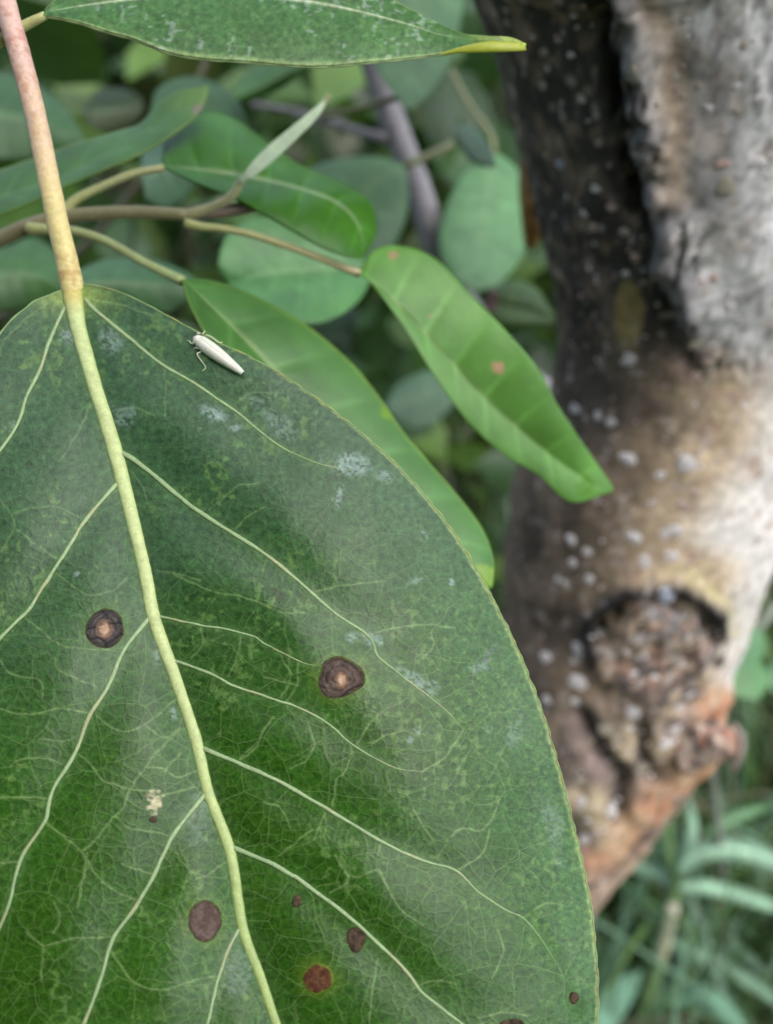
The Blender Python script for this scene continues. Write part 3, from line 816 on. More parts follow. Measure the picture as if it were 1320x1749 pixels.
# film of water along a side vein's outer end, its missing sheen painted darker
wd_, wf_ = pdist(x, y, z8([(800, 1190), (900, 1255), (980, 1300), (1060, 1400), (1130, 1520), (1160, 1640)]), 120)
wet = 1 - sst(.5, 1.1, wd_ / (30 - 6 * wf_) + (nB - .5) * 1.3 + 2.0 * np.maximum(0, .06 - wf_) * 8)
c = mixc(c, c * A(.6, .85, .2), wet * .95)
gloss = .31 + .05 * (nA - .5) + .18 * res_sheen - .20 * wet + .05 * (1 - sst(200, 800, s))
net = net_gain * (1 - .5 * sst(.8, 1, UU)) * (1 - np.exp(-(dv / 6) ** 2)) * (1 - .8 * res_sheen)
big_leaf = thing('poplar_leaf', 'large glossy dark green leaf with brown round spots and yellow petiole', 'leaf', blade_pt(A(124), A(488))[0])
MIDORG = ORG[big_leaf.name]
part('blade', BV, grid_faces(len(S), len(U)), M_BLADE, big_leaf, {'col': np.clip(c, .003, .8), 'flat': np.c_[x / 100, y / 100, 0 * x], 'net': net, 'gloss': np.clip(gloss, .12, .8)}, origin=MIDORG)
# underside, a separate coarser skin 0.2 mm behind
ii = np.r_[np.arange(0, len(S) - 1, 8), len(S) - 1]; jj = np.r_[np.arange(0, len(U) - 1, 8), len(U) - 1]
BVg = BV.reshape(len(S), len(U), 3)[ii][:, jj]
ed = (1 - np.abs(U[jj])[None, :, None] ** 12)
Vu = (BVg - LN * (.00004 + .0003 * ed)).reshape(-1, 3)
part('underside', Vu, grid_faces(len(ii), len(jj))[:, ::-1], M_LEAF, big_leaf, {'col': np.tile(A(.16, .24, .12), (len(Vu), 1))}, origin=MIDORG)
# pale rolled margin
Bg = BV.reshape(len(S), len(U), 3)
for jx, nm in ((-1, 'margin'), (0, 'margin')):
    e = Bg[::3, jx]
    V, Fq, c0, c1, t_ = tube_raw(e, np.full(len(e), 1.5 * PXM) * (1 + .25 * np.sin(np.arange(len(e)) * 1.3)), 6, 2 * len(e))
    nn = fbm(V * 1500, 3)
    mc = mixc(np.tile(A(.19, .29, .10), (len(V), 1)), A(.27, .31, .09), sst(.5, .7, nn))
    mc = mixc(mc, A(.22, .16, .07), .5 * sst(.64, .76, fbm(V * 700 + 4, 3)))
    part(nm, V, np.vstack([Fq[:, [0, 1, 2]], Fq[:, [0, 2, 3]], c0, c1]), M_VEIN, big_leaf, {'col': mc}, origin=MIDORG)
# midrib and side veins
mc_ = catmull(midp, 150)
mpts = blade_pt(mc_[:, 0], mc_[:, 1]) + LN * (mc_[:, 2] * .06 * PXM)[:, None]
def midcol(V, t):
    yy = proj(V)[1]
    n_ = fbm(V * 2200, 3)
    b = mixc(np.tile(A(.42, .48, .20), (len(V), 1)), A(.29, .37, .12), sst(1000, 1700, yy))
    b = mixc(b, A(.46, .38, .09), 1 - sst(490, 545, yy))
    b = mixc(b, A(.32, .19, .06), (1 - sst(485, 525, yy)) * sst(.55, .7, n_))
    sd_ = np.abs(np.cos(np.arange(len(V)) % 14 * 2 * math.pi / 14)) ** 5
    b = mixc(b, A(.17, .27, .07), .75 * sd_)
    return b * (.78 + .44 * n_)[:, None]
tube('midrib', mpts, mc_[:, 2] / 2 * PXM, M_VEIN, big_leaf, 14, 420, (LN, .6), midcol, rough=.07)
for pts_, (l, w0, w1) in zip(SECC, SEC):
    r_ = np.linspace(w0, w1, len(pts_)) / 2 * (1 + .12 * np.sin(np.arange(len(pts_)) * 1.7)) * .80
    r_[-4:] *= A(.85, .7, .5, .3)
    jit = 2.2 * (np.stack([fbm(np.c_[pts_ / 22, 0 * pts_[:, :1]], 2), fbm(np.c_[pts_ / 22, 5 + 0 * pts_[:, :1]], 2)], 1) - .5)
    jit[:3] = 0
    v3 = blade_pt(pts_[:, 0] + jit[:, 0], pts_[:, 1] + jit[:, 1]) + LN * (r_ * .15 * PXM)[:, None]
    def vc(V, t):
        n_ = fbm(V * 1800, 3)
        b = mixc(np.tile(A(.24, .33, .15), (len(V), 1)), A(.14, .23, .08), sst(.5, 1, t))
        b = mixc(b, A(.29, .29, .14), .7 * sst(.56, .7, fbm(V * 500 + 3, 3)))
        sd_ = np.abs(np.cos(np.arange(len(V)) % 10 * 2 * math.pi / 10)) ** 5
        b = mixc(b, A(.08, .16, .045), .75 * sd_)
        return b * (.8 + .4 * n_)[:, None]
    tube('vein', v3, r_ * PXM, M_VEIN, big_leaf, 10, 170, (LN, .4), vc, rough=.16)
# petiole
PT = np.array([(-40, -190, 44), (-5, -60, 42), (10, 8, 41), (34, 95, 40), (59, 189, 39), (80, 290, 39), (98, 379, 40), (113, 440, 40), (121, 478, 43), (125, 500, 40), (128, 526, 30)], float)
bd0 = proj(blade_pt(A(124.), A(490.)))[2][0]
pd = np.interp(PT[:, 1], [-190, 0, 400, 490, 526], [bd0 - .004, bd0 - .0025, bd0 - .0004, bd0, bd0 + .0004])
def petcol(V, t):
    yy = proj(V)[1]
    n_ = fbm(V * 1500, 4); n2_ = fbm(V * A(2200, 2200, 700), 3)
    b = np.tile(A(.60, .50, .20), (len(V), 1))
    b = mixc(b, A(.62, .45, .25), 1 - sst(240, 400, yy + (n_ - .5) * 120))
    b = mixc(b, A(.60, .37, .30), 1 - sst(60, 260, yy + (n_ - .5) * 160))
    b = mixc(b, A(.62, .45, .36), .7 * sst(.52, .68, n2_) * (1 - sst(150, 320, yy)))
    b = mixc(b, A(.42, .18, .12), .6 * sst(.54, .68, n_) * (1 - sst(100, 300, yy)))
    b = mixc(b, A(.40, .24, .07), .8 * sst(.54, .68, n_) * sst(400, 470, yy))
    return b
tube('petiole', P(PT[:, 0], PT[:, 1], pd), PT[:, 2] * .46 * pd / F, M_STEM, big_leaf, 24, 260, None, petcol, rough=.055)
# dead spots: sunken plates with cracks and a tan eye
for (sx_, sy_, ra, rb, kd) in SPOT:
    nr_, na_ = (26, 60) if kd != 4 else (10, 24)
    R_, A_ = np.meshgrid(np.linspace(0, 1, nr_), np.linspace(0, 2 * math.pi, na_, endpoint=False), indexing='ij')
    wobb = 1 + .025 * np.sin(2 * A_ + sx_) + .02 * np.sin(3 * A_ + sy_) + .012 * np.sin(7 * A_) + (.07 * np.cos(3 * A_ - .6) if kd == 1 else 0) + (.06 * np.sin(3 * A_ + sy_) if kd == 4 else 0)
    rag = 1 + .10 * (fbm(np.c_[np.cos(A_[0]) * 4 + sx_, np.sin(A_[0]) * 4 + sy_, 0 * A_[0]], 3) - .5)
    wobb = wobb * rag[None]
    xx = (sx_ + ra * R_ * wobb * np.cos(A_)).ravel(); yy = (sy_ + rb * R_ * wobb * np.sin(A_)).ravel()
    Rf = R_.ravel()
    p2 = np.c_[xx, yy, 0 * xx]
    n_ = fbm(p2 / 9, 4); n2_ = fbm(p2 / 3.5 + 3, 3)
    crack = np.zeros(len(xx))
    if kd in (0, 1):
        cr = [[(-34, 2), (-16, -2)], [(-30, 14), (-24, 18), (-10, 16), (0, 22), (2, 34)], [(2, 26), (14, 20), (28, 10)], [(10, -8), (30, -10)], [(-4, -30), (4, -22)]] if kd == 0 else \
             [[(-23, -8), (-24, 2), (-22, 10)], [(2, 32), (14, 22), (24, 16), (38, 12)], [(-36, 12), (-26, 16)], [(8, -28), (14, -26), (30, -16)]]
        for l in cr:
            l = catmull(np.array(l, float) + A(sx_, sy_), 14)
            l = l + 4 * (np.stack([fbm(np.c_[l / 5, 0 * l[:, :1]], 2), fbm(np.c_[l / 5, 5 + 0 * l[:, :1]], 2)], 1) - .5)
            crack = np.maximum(crack, np.exp(-(pdist(xx, yy, l)[0] / 1.5) ** 2))
    off = 1.3 * (1 - Rf ** 6) - 1.0 * np.exp(-((Rf - .93) / .06) ** 2) + (n_ - .5) * 2.2 * (1 - Rf ** 4) - .6 * crack + (1.4 * np.exp(-(Rf / .26) ** 2) if kd < 2 else 0)
    off = np.where(Rf > .99, -.6, off + .9)
    V = blade_pt(xx, yy) + LN * (off * PXM)[:, None]
    cA, cB = [(A(.050, .046, .044), A(.080, .068, .062)), (A(.080, .054, .041), A(.120, .088, .070)), (A(.095, .062, .050), A(.135, .094, .078)), (A(.085, .030, .014), A(.12, .055, .026)), (A(.030, .020, .012), A(.085, .055, .035))][kd]
    cc = mixc(np.tile(cA, (len(xx), 1)), cB, sst(.35, .65, n_))
    cc = cc * (.55 + .5 * n2_)[:, None]
    if kd < 2:
        ang = np.arctan2(yy - sy_, xx - sx_)
        ex0 = 0 if kd == 0 else 2; ey0 = 2 if kd == 0 else 4
        er = np.hypot((xx - sx_ - ex0) / (11 if kd == 0 else 9), (yy - sy_ - ey0) / (12 if kd == 0 else 11)) + (n2_ - .5) * .8
        cc = mixc(cc, A(.24, .13, .08), .7 * (1 - sst(.8, 1.7, er)))
        cc = mixc(cc, cc * .55, .7 * sst(.2, .8, np.sin(Rf * 26 + 5 * (n_ - .5))))
        cc = mixc(cc, A(.34, .215, .135), 1 - sst(.4, 1.05, er))
        cc = mixc(cc, A(.48, .37, .26), .8 * sst(.5, .65, n2_) * (1 - sst(.4, 1.0, er)))
    cc = mixc(cc, cc * .5, .7 * np.exp(-((Rf - .90) / .09) ** 2))
    cc = mixc(cc, A(.06, .085, .012), .8 * sst(.86, 1.0, Rf + (n2_ - .5) * .22))
    cc = mixc(cc, A(.012, .010, .011), crack * .95)
    if kd in (0, 1):
        cc = mixc(cc, A(.33, .34, .20), sst(.965, .985, Rf) * sst(-.1, .5, np.sin(A_.ravel())))
    if kd == 3:
        cc = mixc(cc, A(.10, .13, .015), sst(.75, 1, Rf + (n_ - .5) * .5))
    part('leaf_spot', V, grid_faces(nr_, na_, True), M_SPOT, big_leaf, {'col': cc})

# ------------------------------------------------------------------ leafhopper
HB = [(328, 577, .3), (333, 579, 8.0), (340, 584, 11.0), (348, 590, 12.6), (358, 598, 13.2), (369, 606, 12.8), (381, 615, 11.4), (393, 624, 9.4), (404, 632, 7.2), (412, 638, 5.2), (416, 641.5, 4.2)]
hb = catmull(np.array(HB, float), 60)
hop = thing('leafhopper', 'tiny cream white leafhopper resting near the margin of the big leaf', 'insect', blade_pt(A(368.), A(606.))[0])
hc = blade_pt(hb[:, 0], hb[:, 1])
hc = np.stack([np.convolve(np.pad(hc[:, j], 8, 'edge'), np.ones(17) / 17, 'valid') for j in range(3)], 1)
hr = hb[:, 2] * PXM * .94
ht = np.gradient(hc, axis=0); ht /= np.linalg.norm(ht, axis=1)[:, None]
hs_ = np.cross(ht, LN); hs_ /= np.linalg.norm(hs_, axis=1)[:, None]
ha = np.linspace(0, 2 * math.pi, 26, endpoint=False)
prof_x = np.cos(ha); prof_z = np.where(np.sin(ha) > 0, np.abs(np.sin(ha)) ** 1.15 * 1.12, np.sin(ha) * .45)
frac_ = np.linspace(0, 1, 60)
body = hc[:, None] + LN * (7.0 * PXM) + hr[:, None, None] * (prof_x[None, :, None] * hs_[:, None] + prof_z[None, :, None] * LN)
bc = np.tile(A(.74, .70, .60), (60 * 26, 1))
fr = np.repeat(frac_, 26); sx = np.tile(prof_x, 60); sz = np.tile(prof_z, 60)
bc = mixc(bc, A(.70, .62, .40), .6 * np.exp(-((fr - .20) / .05) ** 2))
bc = mixc(bc, A(.68, .70, .44), .5 * sst(.55, 1, np.abs(sx)))
part('body', body.reshape(-1, 3), grid_faces(60, 26, True), M_INSECT, hop, {'col': bc})
# folded wings: two roof plates meeting along the back
for sgn in (-1, 1):
    f0 = np.linspace(.17, 1.0, 46); a0 = np.linspace(.02, 1.0, 12)
    idx = f0 * 59
    cc3 = np.stack([np.interp(idx, np.arange(60), hc[:, j]) for j in range(3)], 1)
    rr3 = np.interp(idx, np.arange(60), hr); ss3 = np.stack([np.interp(idx, np.arange(60), hs_[:, j]) for j in range(3)], 1)
    aa = a0[None] * math.pi * .56
    ext = np.where(f0 > .9, (f0 - .9) * 22, 0)
    wv = cc3[:, None] + LN * (7.2 * PXM) + 1.05 * rr3[:, None, None] * (sgn * np.sin(aa)[..., None] * ss3[:, None] + 1.02 * np.cos(aa)[..., None] * LN) + ht[-1] * (ext[:, None, None] * PXM * (1 - .0 * a0[None, :, None]))
    wc = np.tile(A(.55, .57, .45), (46 * 12, 1)) * (.85 + .3 * fbm(wv.reshape(-1, 3) * 9000, 2))[:, None]
    A1 = np.tile(a0, 46); F1 = np.repeat(f0, 12)
    wc = mixc(wc, A(.70, .72, .50), .55 * np.exp(-((A1 - .8) / .15) ** 2))
    wc = mixc(wc, A(.66, .70, .60), .5 * sst(.82, 1, F1))
    wc = mixc(wc, A(.70, .69, .58), .5 * np.exp(-((A1 - .06) / .05) ** 2))
    wo_ = part('wing', wv.reshape(-1, 3), grid_faces(46, 12), M_INSECT, hop, {'col': wc})
    solid(wo_, .00002)
def hp(l):
    l = np.array(l, float)
    return blade_pt(l[:, 0], l[:, 1]) + LN * (l[:, 2] * PXM)[:, None]
LEGC = A(.58, .62, .40)
for l in ([(352, 574, 6), (358, 576, 7), (366, 581, 8), (373, 586, 3), (380, 584, 1)], [(343, 603, 6), (337, 607, 8), (342, 615, 5), (349, 624, 3), (351, 629, 1), (345, 634, .8)], [(331, 589, 6), (326, 588, 6), (324, 584, 4), (319, 582, 1)],
          [(338, 598, 6), (334, 595, 5), (331, 597, 1)], [(346, 572, 6), (350, 568, 5), (348, 565, 1)]):
    q_ = hp(l)
    tube('leg', q_, np.linspace(.95, .5, len(q_)) * PXM, M_INSECT, hop, 7, 24, colf=lambda V, t: np.tile(LEGC, (len(V), 1)))
for (ex1, ey1) in ((331, 588), (339, 572)):
    e0 = hp([(ex1, ey1, 9)])[0]
    v = blob(2.0, 7, 10) * A(1, 1, 2.2) * 2.6 * PXM
    q_ = Vector(LN).to_track_quat('Z', 'Y').to_matrix()
    v = v @ np.array(q_).T + e0
    part('eye', v, grid_faces(7, 10, True), M_INSECT, hop, {'col': np.tile(A(.42, .40, .34), (len(v), 1))})

# ------------------------------------------------------------------ the sharp leaf at the top
tl = thing('poplar_leaf', 'narrow green leaf with curled yellow tip, above the leafhopper leaf', 'leaf', P(75., 24., .0865))
dA = .0865
top = leaf('blade', tl, [(75, 27, .0865), (130, 38, .086), (180, 54, .0857), (230, 68, .0855), (285, 90, .085), (345, 101, .085), (420, 106, .085), (500, 113, .0852), (560, 114, .0856), (630, 107, .086), (700, 100, .087), (760, 92, .0875), (810, 84, .0872), (860, 82, .0874), (896, 85, .0884)],
     [(75, 24, .0865), (160, 10, .0875), (260, -2, .088), (400, -8, .0885), (520, 4, .0885), (600, 19, .0885), (690, 42, .0885), (745, 60, .0885), (800, 70, .0885), (850, 72, .0886), (896, 80, .0888)],
     [(75, 20, .0865), (150, -42, .089), (260, -90, .0905), (400, -100, .091), (520, -72, .091), (620, -25, .0905), (700, 18, .0898), (780, 57, .0890), (830, 63, .0886), (870, 65, .0886), (897, 78, .0890)],
     colour=A(.045, .125, .030), rows=200, cols=90, bulge=.05, nv=6, vein=.5, quilt=.045, mid=A(.50, .56, .36), midw=.035, edge=A(.26, .36, .14), tip=(A(.30, .38, .05), .86), mat=M_BLADE, label='green blade with yellow curled tip')
tube('margin', catmull(P(*np.array([(75, 27, .0865), (130, 38, .086), (180, 54, .0857), (230, 68, .0855), (285, 90, .085), (345, 101, .085), (420, 106, .085), (500, 113, .0852), (560, 114, .0856), (630, 107, .086), (700, 100, .087), (760, 92, .0875), (810, 84, .0872), (860, 82, .0874), (896, 85, .0884)]).T), 60),
     np.full(60, 1.9 * dA / F) * (1 + .35 * np.sin(np.arange(60) * 2.1)), M_VEIN, tl, 7, 200, colf=lambda V, t: mixc(np.tile(A(.30, .40, .17), (len(V), 1)), A(.42, .42, .06), sst(.8, .95, t)))
tube('curled_tip', P(A(752, 790, 830, 865, 888, 897), A(91, 84, 79.5, 79, 80, 83), A(.0866, .0862, .086, .0862, .0868, .088)), A(1, 6, 9.5, 9, 7, 2.5) * dA / F, M_LEAF, tl, 14, 60, (n0, .55),
     colf=lambda V, t: mixc(np.tile(A(.34, .40, .035), (len(V), 1)), A(.44, .46, .07), fbm(V * 900, 3)))
stalk('petiole', tl, [(-105, -120, .0875), (-85, 30, .088), (-45, 88, .088), (10, 62, .0875), (40, 44, .087), (78, 25, .0866)], None, A(22, 21, 20, 20, 18, 14), A(.42, .42, .12), A(.44, .46, .18))
for (l, w_) in (([(380, 2), (400, 26), (440, 46), (500, 68), (540, 78)], 3.2), ([(540, 10), (572, 36), (620, 60), (690, 74)], 2.6), ([(215, 4), (250, 24), (300, 48), (340, 62)], 2.4), ([(610, 24), (650, 44), (700, 62), (740, 70)], 2.2), ([(460, 2), (500, 32), (560, 62)], 1.8)):
    l = catmull(np.array(l, float), 14)
    k_ = [int(np.argmin((LAST['x'] - a) ** 2 + (LAST['y'] - b) ** 2)) for a, b in l]
    v_ = LAST['V'][k_]
    v_ = np.stack([np.convolve(np.pad(v_[:, j], 1, 'edge'), A(.25, .5, .25), 'valid') for j in range(3)], 1)
    tube('vein', v_ + n0 * .00002, np.linspace(w_, .8, 14) / 2 * dA / F, M_VEIN, tl, 7, 50, (n0, .5), colf=lambda V, t: np.tile(A(.33, .43, .26), (len(V), 1)))
# the twig both leaves hang from, just above the picture
tp = thing('poplar_twig', 'upper brown twig from which the big spotted leaf hangs', 'twig', TVf[(np.abs(TVf[:, 2] - .63)).argmin()])
e1, e2 = P(-40., -190., pd[0]), P(-105., -120., .0875)
tube('stem', [tcn[np.abs(tcn[:, 2] - .66).argmin()], tcn[np.abs(tcn[:, 2] - .66).argmin()] + A(-.05, -.03, .005), e1 + A(.03, .01, .045), e1 + A(.0, .002, .003), e2 + A(-.001, .0, -.002), e2 + A(-.02, .01, -.02)], A(.005, .004, .003, .0022, .0020, .0012), M_BARK, tp, 14,
     colf=lambda V, t: np.tile(A(.17, .14, .09), (len(V), 1)), rough=.1)
# ------------------------------------------------------------------ the twig behind, with its own leaves
TWC, YEL = A(.20, .165, .085), A(.36, .37, .13)
tw = thing('poplar_twig', 'slender olive brown twig carrying drooping green leaves and a young folded leaf', 'twig', P(-60., 436., .112))
stalk('stem', tw, [(-160, 500, .116), (-60, 440, .113), (0, 408, .111), (60, 382, .110), (130, 367, .1095), (230, 362, .109), (320, 366, .109)], None, A(30, 26, 20), TWC, A(.24, .22, .10), 16)
stalk('stem', tw, [(318, 367, .109), (360, 354, .109), (395, 334, .1085), (414, 306, .108)], None, A(19, 17, 14), A(.25, .23, .11), A(.33, .34, .17))
stalk('bud', tw, [(316, 368, .1095), (370, 362, .111), (420, 354, .112), (455, 347, .113), (468, 343, .113)], None, A(14, 20, 22, 16, 5), A(.13, .085, .045), A(.30, .25, .2))
# leaf C, from the twig down to the trunk
lc_ = leaf('leaf', tw, [(612, 466, .114), (640, 492, .1155), (690, 560, .1162), (740, 640, .117), (800, 722, .1185), (860, 776, .120), (920, 812, .1215), (960, 850, .1225), (990, 857, .123), (1046, 838, .124)],
     [(612, 466, .1155), (680, 522, .1165), (760, 608, .118), (830, 682, .119), (900, 744, .1205), (960, 792, .122), (1010, 826, .123), (1046, 837, .124)],
     [(612, 466, .116), (638, 428, .118), (680, 420, .119), (740, 440, .119), (800, 500, .1185), (870, 572, .118), (920, 632, .118), (952, 692, .119), (990, 750, .121), (1022, 797, .123), (1046, 832, .124)],
     colour=A(.115, .28, .050), rows=110, cols=46, bulge=.05, nv=8, mid=A(.22, .34, .12), midw=.045, vein=.8, thick=.00012, spots=[(850, 628, 10, A(.46, .28, .16)), (670, 437, 7, A(.36, .22, .12)), (735, 540, 5, A(.3, .28, .1)), (1000, 832, 16, A(.09, .26, .01))], quilt=.022,
     label='green leaf with a small tan spot')
stalk('petiole', lc_, [(316, 380, .1085), (340, 386, .1085), (380, 390, .109), (440, 403, .110), (530, 434, .112), (575, 452, .114), (614, 467, .1152)], None, A(18, 13, 12, 12, 14), YEL, A(.42, .36, .18))
# leaf B, half hidden by the big leaf
lb_ = leaf('leaf', tw, [(310, 478, .1015), (322, 520, .100), (348, 570, .0995), (420, 690, .0985), (520, 820, .098), (650, 930, .0975), (760, 995, .098), (836, 1008, .100)],
     [(310, 478, .103), (380, 545, .1035), (440, 605, .1035), (520, 690, .1035), (620, 790, .1035), (720, 885, .103), (800, 960, .102), (836, 1006, .1015)],
     [(310, 478, .103), (365, 482, .1055), (440, 510, .107), (520, 555, .1075), (590, 612, .1075), (640, 670, .107), (685, 735, .1065), (735, 795, .106), (792, 862, .105), (826, 912, .104), (841, 960, .103), (838, 1005, .102)],
     colour=A(.078, .20, .045), rows=120, cols=50, bulge=.07, vein=.7, nv=7, mid=A(.26, .38, .15), midw=.05, edge=A(.16, .28, .05), quilt=.025, spots=[(660, 705, 14, A(.15, .28, .02)), (830, 985, 20, A(.20, .34, .05))], label='green leaf half hidden by the big spotted leaf')
stalk('petiole', lb_, [(48, 390, .1085), (90, 392, .108), (130, 395, .107), (180, 411, .106), (250, 450, .1045), (312, 480, .103)], None, A(22, 16, 15, 15, 18), YEL, A(.33, .40, .15))
# leaf D, darker, facing down
ld_ = leaf('leaf', tw, [(277, 286, .112), (330, 312, .110), (400, 340, .109), (470, 378, .110), (540, 418, .112), (590, 438, .114), (614, 441, .116)],
     [(277, 286, .112), (350, 294, .1135), (430, 306, .1145), (520, 326, .1155), (580, 350, .1162), (612, 390, .1165), (616, 440, .1165)],
     [(277, 284, .1125), (285, 240, .117), (340, 192, .120), (392, 200, .1215), (440, 232, .122), (505, 280, .1215), (575, 310, .1205), (628, 345, .120), (640, 395, .119), (618, 438, .117)],
     colour=A(.050, .165, .014), rows=80, cols=40, bulge=.08, vein=.7, nv=7, mid=A(.34, .44, .24), midw=.05, quilt=.05, tilt=.3, label='darker green leaf turned away')
stalk('petiole', ld_, [(108, 362, .1095), (130, 340, .1095), (170, 320, .110), (225, 297, .111), (279, 286, .1122)], None, A(20, 15, 13, 13), YEL, A(.36, .36, .15))
# leaf F, tip to the right behind the yellow petiole
lf_ = leaf('leaf', tw, [(-120, 400, .112), (0, 368, .112), (60, 345, .112), (110, 321, .1125), (180, 291, .113), (250, 260, .114), (318, 215, .1155), (348, 182, .117), (356, 152, .118)],
     [(-120, 370, .114), (0, 338, .114), (110, 300, .1145), (200, 252, .1155), (280, 206, .117), (356, 150, .118)],
     [(-120, 330, .117), (0, 292, .117), (50, 275, .117), (120, 250, .1175), (200, 226, .118), (240, 213, .1182), (272, 178, .1185), (305, 158, .1185), (356, 148, .118)],
     colour=A(.08, .185, .055), rows=80, cols=40, bulge=.06, vein=.7, nv=8, mid=A(.15, .26, .10), midw=.04, edge=A(.20, .30, .06), quilt=.03, tip=(A(.14, .26, .06), .8), spots=[(340, 188, 12, A(.22, .19, .14))], label='long leaf with yellow edged tip')
stalk('petiole', lf_, [(-150, 470, .115), (-150, 420, .114), (-118, 371, .114)], None, A(14, 12), YEL)
# the young folded leaf
le_ = leaf('young_leaf', tw, [(411, 309, .108), (427, 280, .1084), (460, 246, .1086), (499, 214, .1086), (536, 184, .1085), (562, 160, .108)],
     [(411, 309, .1085), (440, 280, .1085), (478, 246, .1085), (515, 212, .1085), (545, 186, .1085), (562, 160, .1085)],
     [(411, 309, .108), (437, 298, .1088), (470, 272, .109), (508, 236, .109), (545, 197, .1088), (564, 161, .108)],
     colour=A(.36, .44, .30), rows=50, cols=20, tilt=.4, rtilt=.3, bulge=.05, nv=6, mid=A(.30, .36, .20), midw=.06, quilt=.0, tip=(A(.34, .34, .16), .9), label='pale folded young leaf')

# ------------------------------------------------------------------ the slender grey branch and its leaves
gb = thing('poplar_branch', 'slender smooth grey branch with broad pale leaves beside the trunk', 'branch', P(1010., 1500., .56))
GC = A(.30, .28, .29)
stalk('stem', gb, [(590, -60, .240), (622, 60, .243), (648, 140, .246), (672, 210, .249), (698, 280, .252), (722, 345, .255), (745, 420, .258), (778, 490, .264), (820, 560, .275), (868, 622, .29), (915, 662, .31), (970, 705, .34), (1010, 850, .40), (1010, 1150, .47), (1010, 1500, .56)], None, A(40, 44, 46, 46, 46, 46), GC, GC, 20, M_BARK)
stalk('side_twig', gb, [(662, 236, .249), (620, 226, .252), (560, 207, .256), (500, 190, .26), (430, 178, .262)], None, A(22, 17, 15, 13, 11), GC * .9, GC * .8, 10, M_BARK)
PALEG = A(.085, .175, .085)
def bl(left, spine, right, d, c0, pet=None, wp=10, dz=.0012, lab=None, tip=None, spots=(), parent=gb, bulge=.08, vein=.7, edge=None, tilt=.6):
    """a soft background leaf; the margins lie dz farther than the midrib"""
    f_ = lambda l, e: [(a, b, d + e * math.sin(math.pi * k / (len(l) - 1))) for k, (a, b) in enumerate(l)]
    o = leaf('leaf', parent, f_(left, dz), f_(spine, 0), f_(right, dz), colour=c0, rows=44, cols=24, bulge=bulge, nv=6, mid=A(.22, .34, .16), midw=.05, quilt=.012, tip=tip, spots=spots, label=lab, vein=vein, edge=edge, tilt=tilt, rtilt=.25)
    if pet:
        stalk('petiole', o, [(a, b, d + .002 * k) for k, (a, b) in enumerate(pet)], None, wp, A(.22, .24, .10), A(.20, .21, .10), 8)
    return o
bl([(660, -120), (600, -40), (610, 40), (640, 110), (665, 150), (692, 188)], [(715, -130), (712, -30), (708, 60), (703, 130), (699, 191)], [(770, -120), (792, -40), (786, 40), (768, 108), (735, 158), (703, 190)], .205, A(.14, .28, .12))
bl([(842, 258), (790, 300), (757, 365), (750, 425), (772, 475), (806, 497)], [(842, 258), (832, 330), (822, 410), (808, 498)], [(842, 258), (885, 292), (906, 360), (898, 425), (858, 482), (812, 498)], .250, A(.135, .29, .12), pet=[(842, 262), (838, 230), (800, 175), (770, 120)], wp=9)
bl([(692, 282), (640, 268), (565, 275), (515, 298), (482, 350), (500, 420), (548, 478)], [(692, 282), (640, 316), (590, 365), (562, 420), (550, 480)], [(692, 282), (697, 335), (688, 390), (655, 445), (600, 475), (552, 481)], .225, A(.145, .275, .125), pet=[(692, 282), (730, 266), (772, 247)], wp=14)
bl([(640, 458), (560, 405), (460, 372), (395, 392), (372, 450), (388, 480)], [(640, 458), (560, 462), (480, 468), (388, 482)], [(640, 460), (612, 515), (548, 552), (470, 545), (410, 505), (388, 484)], .150, A(.12, .29, .105), dz=-.004)
bl([(775, 212), (800, 215), (830, 240), (848, 280)], [(770, 210), (795, 235), (820, 262), (846, 284)], [(770, 212), (785, 250), (812, 280), (846, 286)], .20, A(.11, .20, .12), bulge=.2)
stalk('petiole', gb, [(548, 200, .20), (600, 188, .20), (650, 175, .2), (690, 163, .2)], None, 11, A(.17, .19, .08))
bl([(835, 495), (870, 478), (915, 490), (945, 535)], [(832, 510), (865, 525), (900, 530), (948, 548)], [(832, 530), (850, 560), (880, 565), (948, 552)], .215, A(.13, .22, .06), bulge=.2, spots=[(832, 512, 22, A(.20, .10, .08))], lab='curled yellowish leaf with brown base')
bl([(658, 694), (680, 655), (730, 632), (792, 628)], [(658, 694), (700, 685), (750, 668), (796, 636)], [(658, 696), (690, 728), (740, 725), (790, 680)], .31, A(.10, .19, .10))
